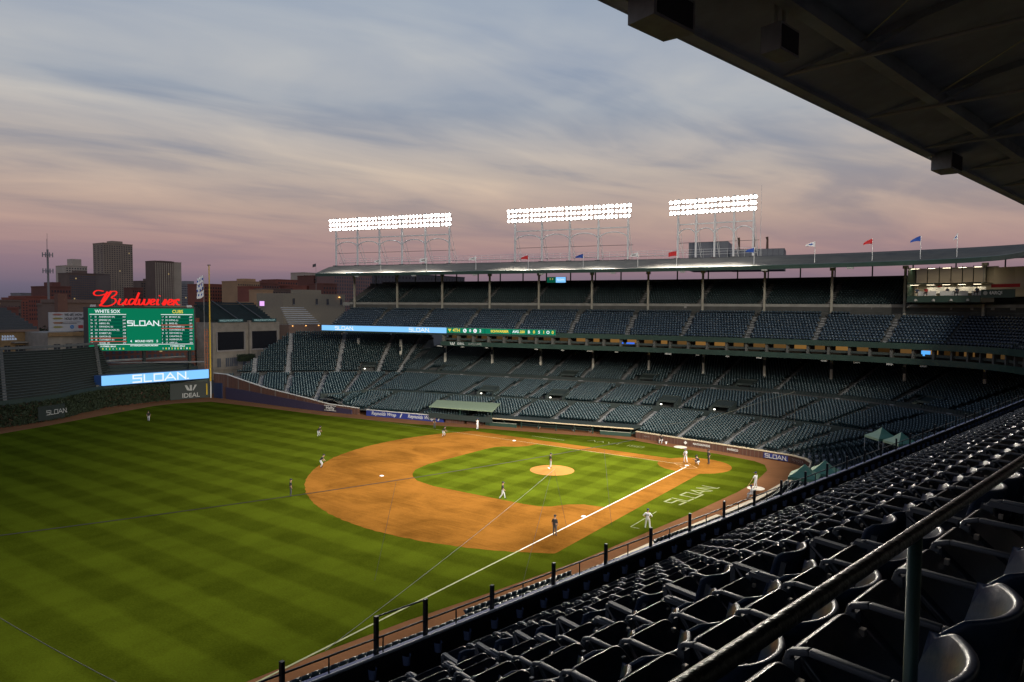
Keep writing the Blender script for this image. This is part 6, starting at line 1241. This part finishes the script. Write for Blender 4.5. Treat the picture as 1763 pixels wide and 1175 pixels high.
X = 158; T, y0, y1, z1 = house_b('rooftop_house', 487, 594, 505, X, 14, mat('stucco_tan', (.30, .25, .175), .85, var=.12), 'flat tan stucco house with doors beside the upper deck end')
for f in (.16, .52, .70, .93): wnd(T, X, y1 - (y1 - y0) * f, z1 - 2.6, .9, 1.9, win)
b = MB(); p0, p1 = pxy(520, 499, X + 3), pxy(553, 499, X + 3); b.hexa([(X + 3, p1[1], z1), (X + 9, p1[1], z1), (X + 9, p0[1], z1), (X + 3, p0[1], z1), (X + 3, p1[1], p0[2]), (X + 9, p1[1], p0[2]), (X + 9, p0[1], p0[2]), (X + 3, p0[1], p0[2])]); b.build('roof_room', mat('stucco_tan', (.30, .25, .175)), T)
b = MB(); b.box((X - .5, y0 + 3.0, z1 - 1.), (.3, .4, .3)); b.build('wall_lamp', glow('porch_lamp', (1, .5, .15), 3.), T)
SBk = empty('silver_bleachers', (0, 0, 0), 0, 'small steep silver bleachers in front of the tan house', 'bleachers'); q0, q1 = pxy(496, 560, 146), pxy(552, 560, 146)
for k in range(9): b = MB(); b.beam((146 + k * .8, q1[1] + .3 + k * .15, q0[2] + .3 + k * .62), (146 + k * .8, q0[1] - .2 - k * .25, q0[2] + .3 + k * .62), .5, .22); b.build('bench', mat('aluminium', (.52, .53, .52), .55), SBk)
b = MB(); b.hexa([(145.6, q1[1], 0), (153, q1[1], 0), (153, q0[1], 0), (145.6, q0[1], 0), (145.6, q1[1], q0[2]), (153, q1[1], q0[2]), (153, q0[1], q0[2]), (145.6, q0[1], q0[2])]); b.build('base', brn, SBk)
for f in (.1, .5, .9): b = MB(); b.box((145.4, q1[1] + (q0[1] - q1[1]) * f, q0[2] - .3), (.2, .25, .2)); b.build('lamp', glow('porch_lamp', (1, .5, .15), 3.), SBk)
X = 150; T, y0, y1, z1 = house_b('brick_house', 335, 366, 548, X, 16, brk, 'dark red brick house behind the foul pole')
for f in (.3, .7):
    for dz in (3, 7, 11): wnd(T, X, y1 - (y1 - y0) * f, z1 - dz, 1.0, 1.8)
X = 138; T, y0, y1, z1 = house_b('cornice_house', 82, 150, 574, X, 14, stone, 'pale cornice house carrying the white billboard')
b = MB(); b.beam((X - .3, y0, z1 - .3), (X - .3, y1, z1 - .3), .6, .9); b.build('cornice', buff, T)
for f in (.22, .52, .8): wnd(T, X, y1 - (y1 - y0) * f, z1 - 3.6, 1.3, 2.3)
BBd = empty('billboard', (0, 0, 0), 0, 'white billboard with drawn fish shapes and black lettering on the cornice house', 'billboard'); p0, p1 = pxy(83, 538, X), pxy(146, 536, X); q0 = pxy(83, 571, X); zc_ = (p0[2] + q0[2]) / 2; bh = p0[2] - q0[2]; bw = p0[1] - p1[1]; bc = np.array([X - .2, (p0[1] + p1[1]) / 2, zc_])
b = MB(); b.box(bc + [.15, 0, 0], (.25, bw, bh)); b.build('panel', mat('billboard_white', (.42, .42, .43), .7), BBd)
bk = mat('print_black', (.03, .03, .035), .7)
put(text_mesh('lettering', 'WE GET HOW TO', .72, bk, align='LEFT', bold=.02, sx=.78), 'lettering', BBd, bc + [-.02, bw * .08, bh * .36], (0, -1, 0)); put(text_mesh('lettering', 'HOLD OFF THREAT', .72, bk, align='LEFT', bold=.02, sx=.78), 'lettering', BBd, bc + [-.02, bw * .08, bh * .15], (0, -1, 0))
for i, (cc, z) in enumerate((((.30, .12, .10), .38), ((.24, .20, .06), .17), ((.28, .14, .08), -.06), ((.22, .20, .05), -.28))):
    b = MB(); b.add([(-1.1, .05, .01), (-.6, .22, .01), (.5, .2, .01), (1.15, .02, .01), (.4, -.2, .01), (-.7, -.2, .01)], [(0, 5, 4, 3, 2, 1)]); put(b.mesh('drawing', mat('print_%d' % i, cc, .7)), 'drawing', BBd, bc + [-.03, bw * .26, bh * z], (0, -1, 0))
b = MB(); b.prism([(.42 * math.cos(t), .42 * math.sin(t)) for t in np.linspace(0, 6.28, 16, endpoint=False)], 0, .02); put(b.mesh('emblem', mat('print_blue', (.02, .17, .42), .6)), 'emblem', BBd, bc + [-.02, -bw * .12, -bh * .28], (0, -1, 0)); put(text_mesh('lettering', 'hp', .5, mat('billboard_white', (.42, .42, .43))), 'lettering', BBd, bc + [-.06, -bw * .12, -bh * .28], (0, -1, 0))
b = MB(); b.quad((-.5, -.35, .01), (.5, -.35, .01), (.5, .35, .01), (-.5, .35, .01)); put(b.mesh('red_patch', mat('print_red', (.36, .03, .03), .7)), 'red_patch', BBd, bc + [-.02, -bw * .36, -bh * .28], (0, -1, 0))
for i, z in enumerate((-.02, -.1)): put(stroke([[(-2.6, 0), (1.6 - i * .8, 0)]], .08, bk, 'small_print', .01), 'small_print', BBd, bc + [-.02, -bw * .14, bh * z], (0, -1, 0))
X = 150; T, y0, y1, z1 = house_b('buff_house', -30, 66, 571, X, 14, buff, 'buff brick corner house with an arched door and small glowing sign')
for f in (.42, .62, .72, .92): wnd(T, X, y1 - (y1 - y0) * f, z1 - 4.6, 1.2, 2.6)
b = MB(); b.beam((X - 1., y0, z1 - 2.6), (X - 1., y0 + 5.5, z1 - 2.6), 2.2, .25); b.build('porch_roof', stone, T)
b = MB(); b.beam((X - .2, y0, z1), (X - .2, y1, z1), .5, .5); b.build('cornice', brn, T)
gs_ = glow('sign_cool', (.55, .7, 1.), .5)
for z, n in ((.18, 5), (-.42, 6)):
    for i in range(n): put(stroke([[(0, 0), (0, .38)], [(0, .38), (.26, .2)], [(.05, .05), (.3, .02)]], .1, gs_, 'neon_sign', .02), 'neon_sign', T, (X - .2, y1 - (y1 - y0) * (.33 if n == 5 else .325) - i * .5, z1 - 1.6 + z), (0, -1, 0))
BR2 = empty('rooftop_bleachers', (0, 0, 0), 0, 'sloped dark rooftop seats behind the buff brick house', 'bleachers'); q0, q1 = pxy(-30, 566, 152), pxy(64, 566, 152)
for k in range(8): b = MB(); b.hexa([(152 + k, q1[1] + k * .5, q0[2] - 2), (153 + k, q1[1] + k * .5, q0[2] - 2), (153 + k, q0[1], q0[2] - 2), (152 + k, q0[1], q0[2] - 2), (152 + k, q1[1] + k * .5, q0[2] + .3 + .62 * k), (153 + k, q1[1] + k * .5, q0[2] + .3 + .62 * k), (153 + k, q0[1], q0[2] + .3 + .62 * k), (152 + k, q0[1], q0[2] + .3 + .62 * k)]); b.build('tier', mat('tier_slate', (.06, .065, .07), .7, var=.2), BR2)
b = MB(); q_ = pxy(108, 520, 160); b.hexa([(160, q_[1] - 1.1, 0), (162, q_[1] - 1.1, 0), (162, q_[1] + 1.1, 0), (160, q_[1] + 1.1, 0), (160, q_[1] - 1.1, pxy(108, 506, 160)[2]), (162, q_[1] - 1.1, pxy(108, 506, 160)[2]), (162, q_[1] + 1.1, pxy(108, 506, 160)[2]), (160, q_[1] + 1.1, pxy(108, 506, 160)[2])]); tag(b.build('brick_chimney', bmat('chimney', (.19, .09, .06))), 'tall brick chimney stack rising behind the white billboard', 'chimney')
tower_b(112, 172, 522, 165, 14, brn, 'dark flat roofed house with railings behind the scoreboard', 6, 3, .5, .5); tower_b(168, 345, 590, 150, 12, brd, 'row house front showing beneath the scoreboard', 18, 2, .5, .6, 0, None, winl, 6.)
# string of white flags beside the pole, black flag over the roof end
SF = empty('flag_string', (113, -1.8, 0), 0, 'string of white flags with blue marks beside the foul pole', 'flags'); zt_ = 26.5; b = MB(); b.tube([(0, 0, 6), (0, 0, zt_)], .05, 6); b.build('mast', lampb, SF)
for i, z in enumerate((25.2, 23.6, 22.0)):
    f = MB()
    for a_ in range(6):
        for c_ in range(4): f.v.append((.1 * math.sin(a_ + i * 2), .1 + a_ * .30 + .05 * math.sin(c_ * 2), z + c_ * .48 - .14 * a_ + .12 * math.sin(a_ * 1.3 + i)))
    for a_ in range(5):
        for c_ in range(3): f.f.append((a_ * 4 + c_, a_ * 4 + 4 + c_, a_ * 4 + 5 + c_, a_ * 4 + 1 + c_)); f.m.append(1 if (a_ * 2 + c_ + i) % 4 == 1 else 0)
    f.build('flag', [fw, fb], SF, smooth=True)
BF = empty('flagpole', tuple(pxy(544, 470, 175) - [0, 0, 1]), 0, 'black flag on a pole beyond the far roof end', 'flag'); b = MB(); b.tube([(0, 0, -6), (0, 0, 4.4)], .05, 6); b.build('pole', lampb, BF); b = MB(); b.quad((0, 0, 3.3), (.2, 1.4, 2.9), (.1, 1.4, 4.0), (0, 0, 4.4)); b.build('flag', house, BF)
# ------------------------------------------------------------------ trees
leafm = mat('leaf_dark', (.022, .034, .012), .8, var=.45, scale=1.5); barkm = mat('bark', (.05, .036, .025), .9)
def tree(c, h, r, label, n=1400, sz=.28):
    T = empty('tree', c, 0, label, 'tree', 'trees beyond the outfield wall'); b = MB(); b.tube([(0, 0, 0), (.1, .1, h * .3), (0, .2, h * .55)], [.3, .22, .12], 8)
    for k in range(5): t = 2 * math.pi * k / 5; b.tube([(0, .1, h * .35), (r * .4 * math.cos(t), r * .4 * math.sin(t), h * .55), (r * .75 * math.cos(t), r * .75 * math.sin(t), h * .75)], [.12, .08, .03], 6)
    b.build('trunk', barkm, T); cl = [(rng.normal(0, r * .45), rng.normal(0, r * .45), h * rng.uniform(.45, .95), r * rng.uniform(.25, .5)) for _ in range(14)]
    C = np.concatenate([np.array([x, y, z]) + (lambda v: v / np.linalg.norm(v, axis=1, keepdims=True) * (q * rng.uniform(.5, 1.05, (n // 14, 1))))(rng.normal(size=(n // 14, 3))) * [1, 1, .8] for x, y, z, q in cl])
    leaves('crown', C, sz, leafm, T)
for (u, v, X, h, r, lb_) in ((85, 552, 158, 14, 4.5, 'dark leafy tree between the rooftop seats and the billboard'), (68, 545, 175, 15, 4.5, 'dark leafy tree behind the rooftop seats'), (150, 610, 128, 9.5, 3.6, 'dark tree in front of the cornice house by the scoreboard leg'), (128, 618, 130, 8, 3., 'small dark tree at the bleacher end by the cornice house'), (205, 520, 330, 17, 7, 'dark tree crown behind the scoreboard top'), (395, 520, 300, 18, 6, 'dark tree in front of the red brick block'), (470, 518, 330, 18, 6, 'dark tree behind the pink screen')):
    p = pxy(u, v, X); tree((p[0], p[1], -.3), h, r, lb_)
HG = empty('hedge', tuple(pxy(424, 617, 136)), 0, 'clipped dark hedge in front of the stone rooftop club', 'hedge'); leaves('foliage', rng.uniform((-1., -2.4, -.8), (1., 2.4, 1.1), (2600, 3)), .14, leafm, HG); b = MB(); b.box((0, 0, 0), (1.6, 4.4, 1.5)); b.build('core', leafm, HG)
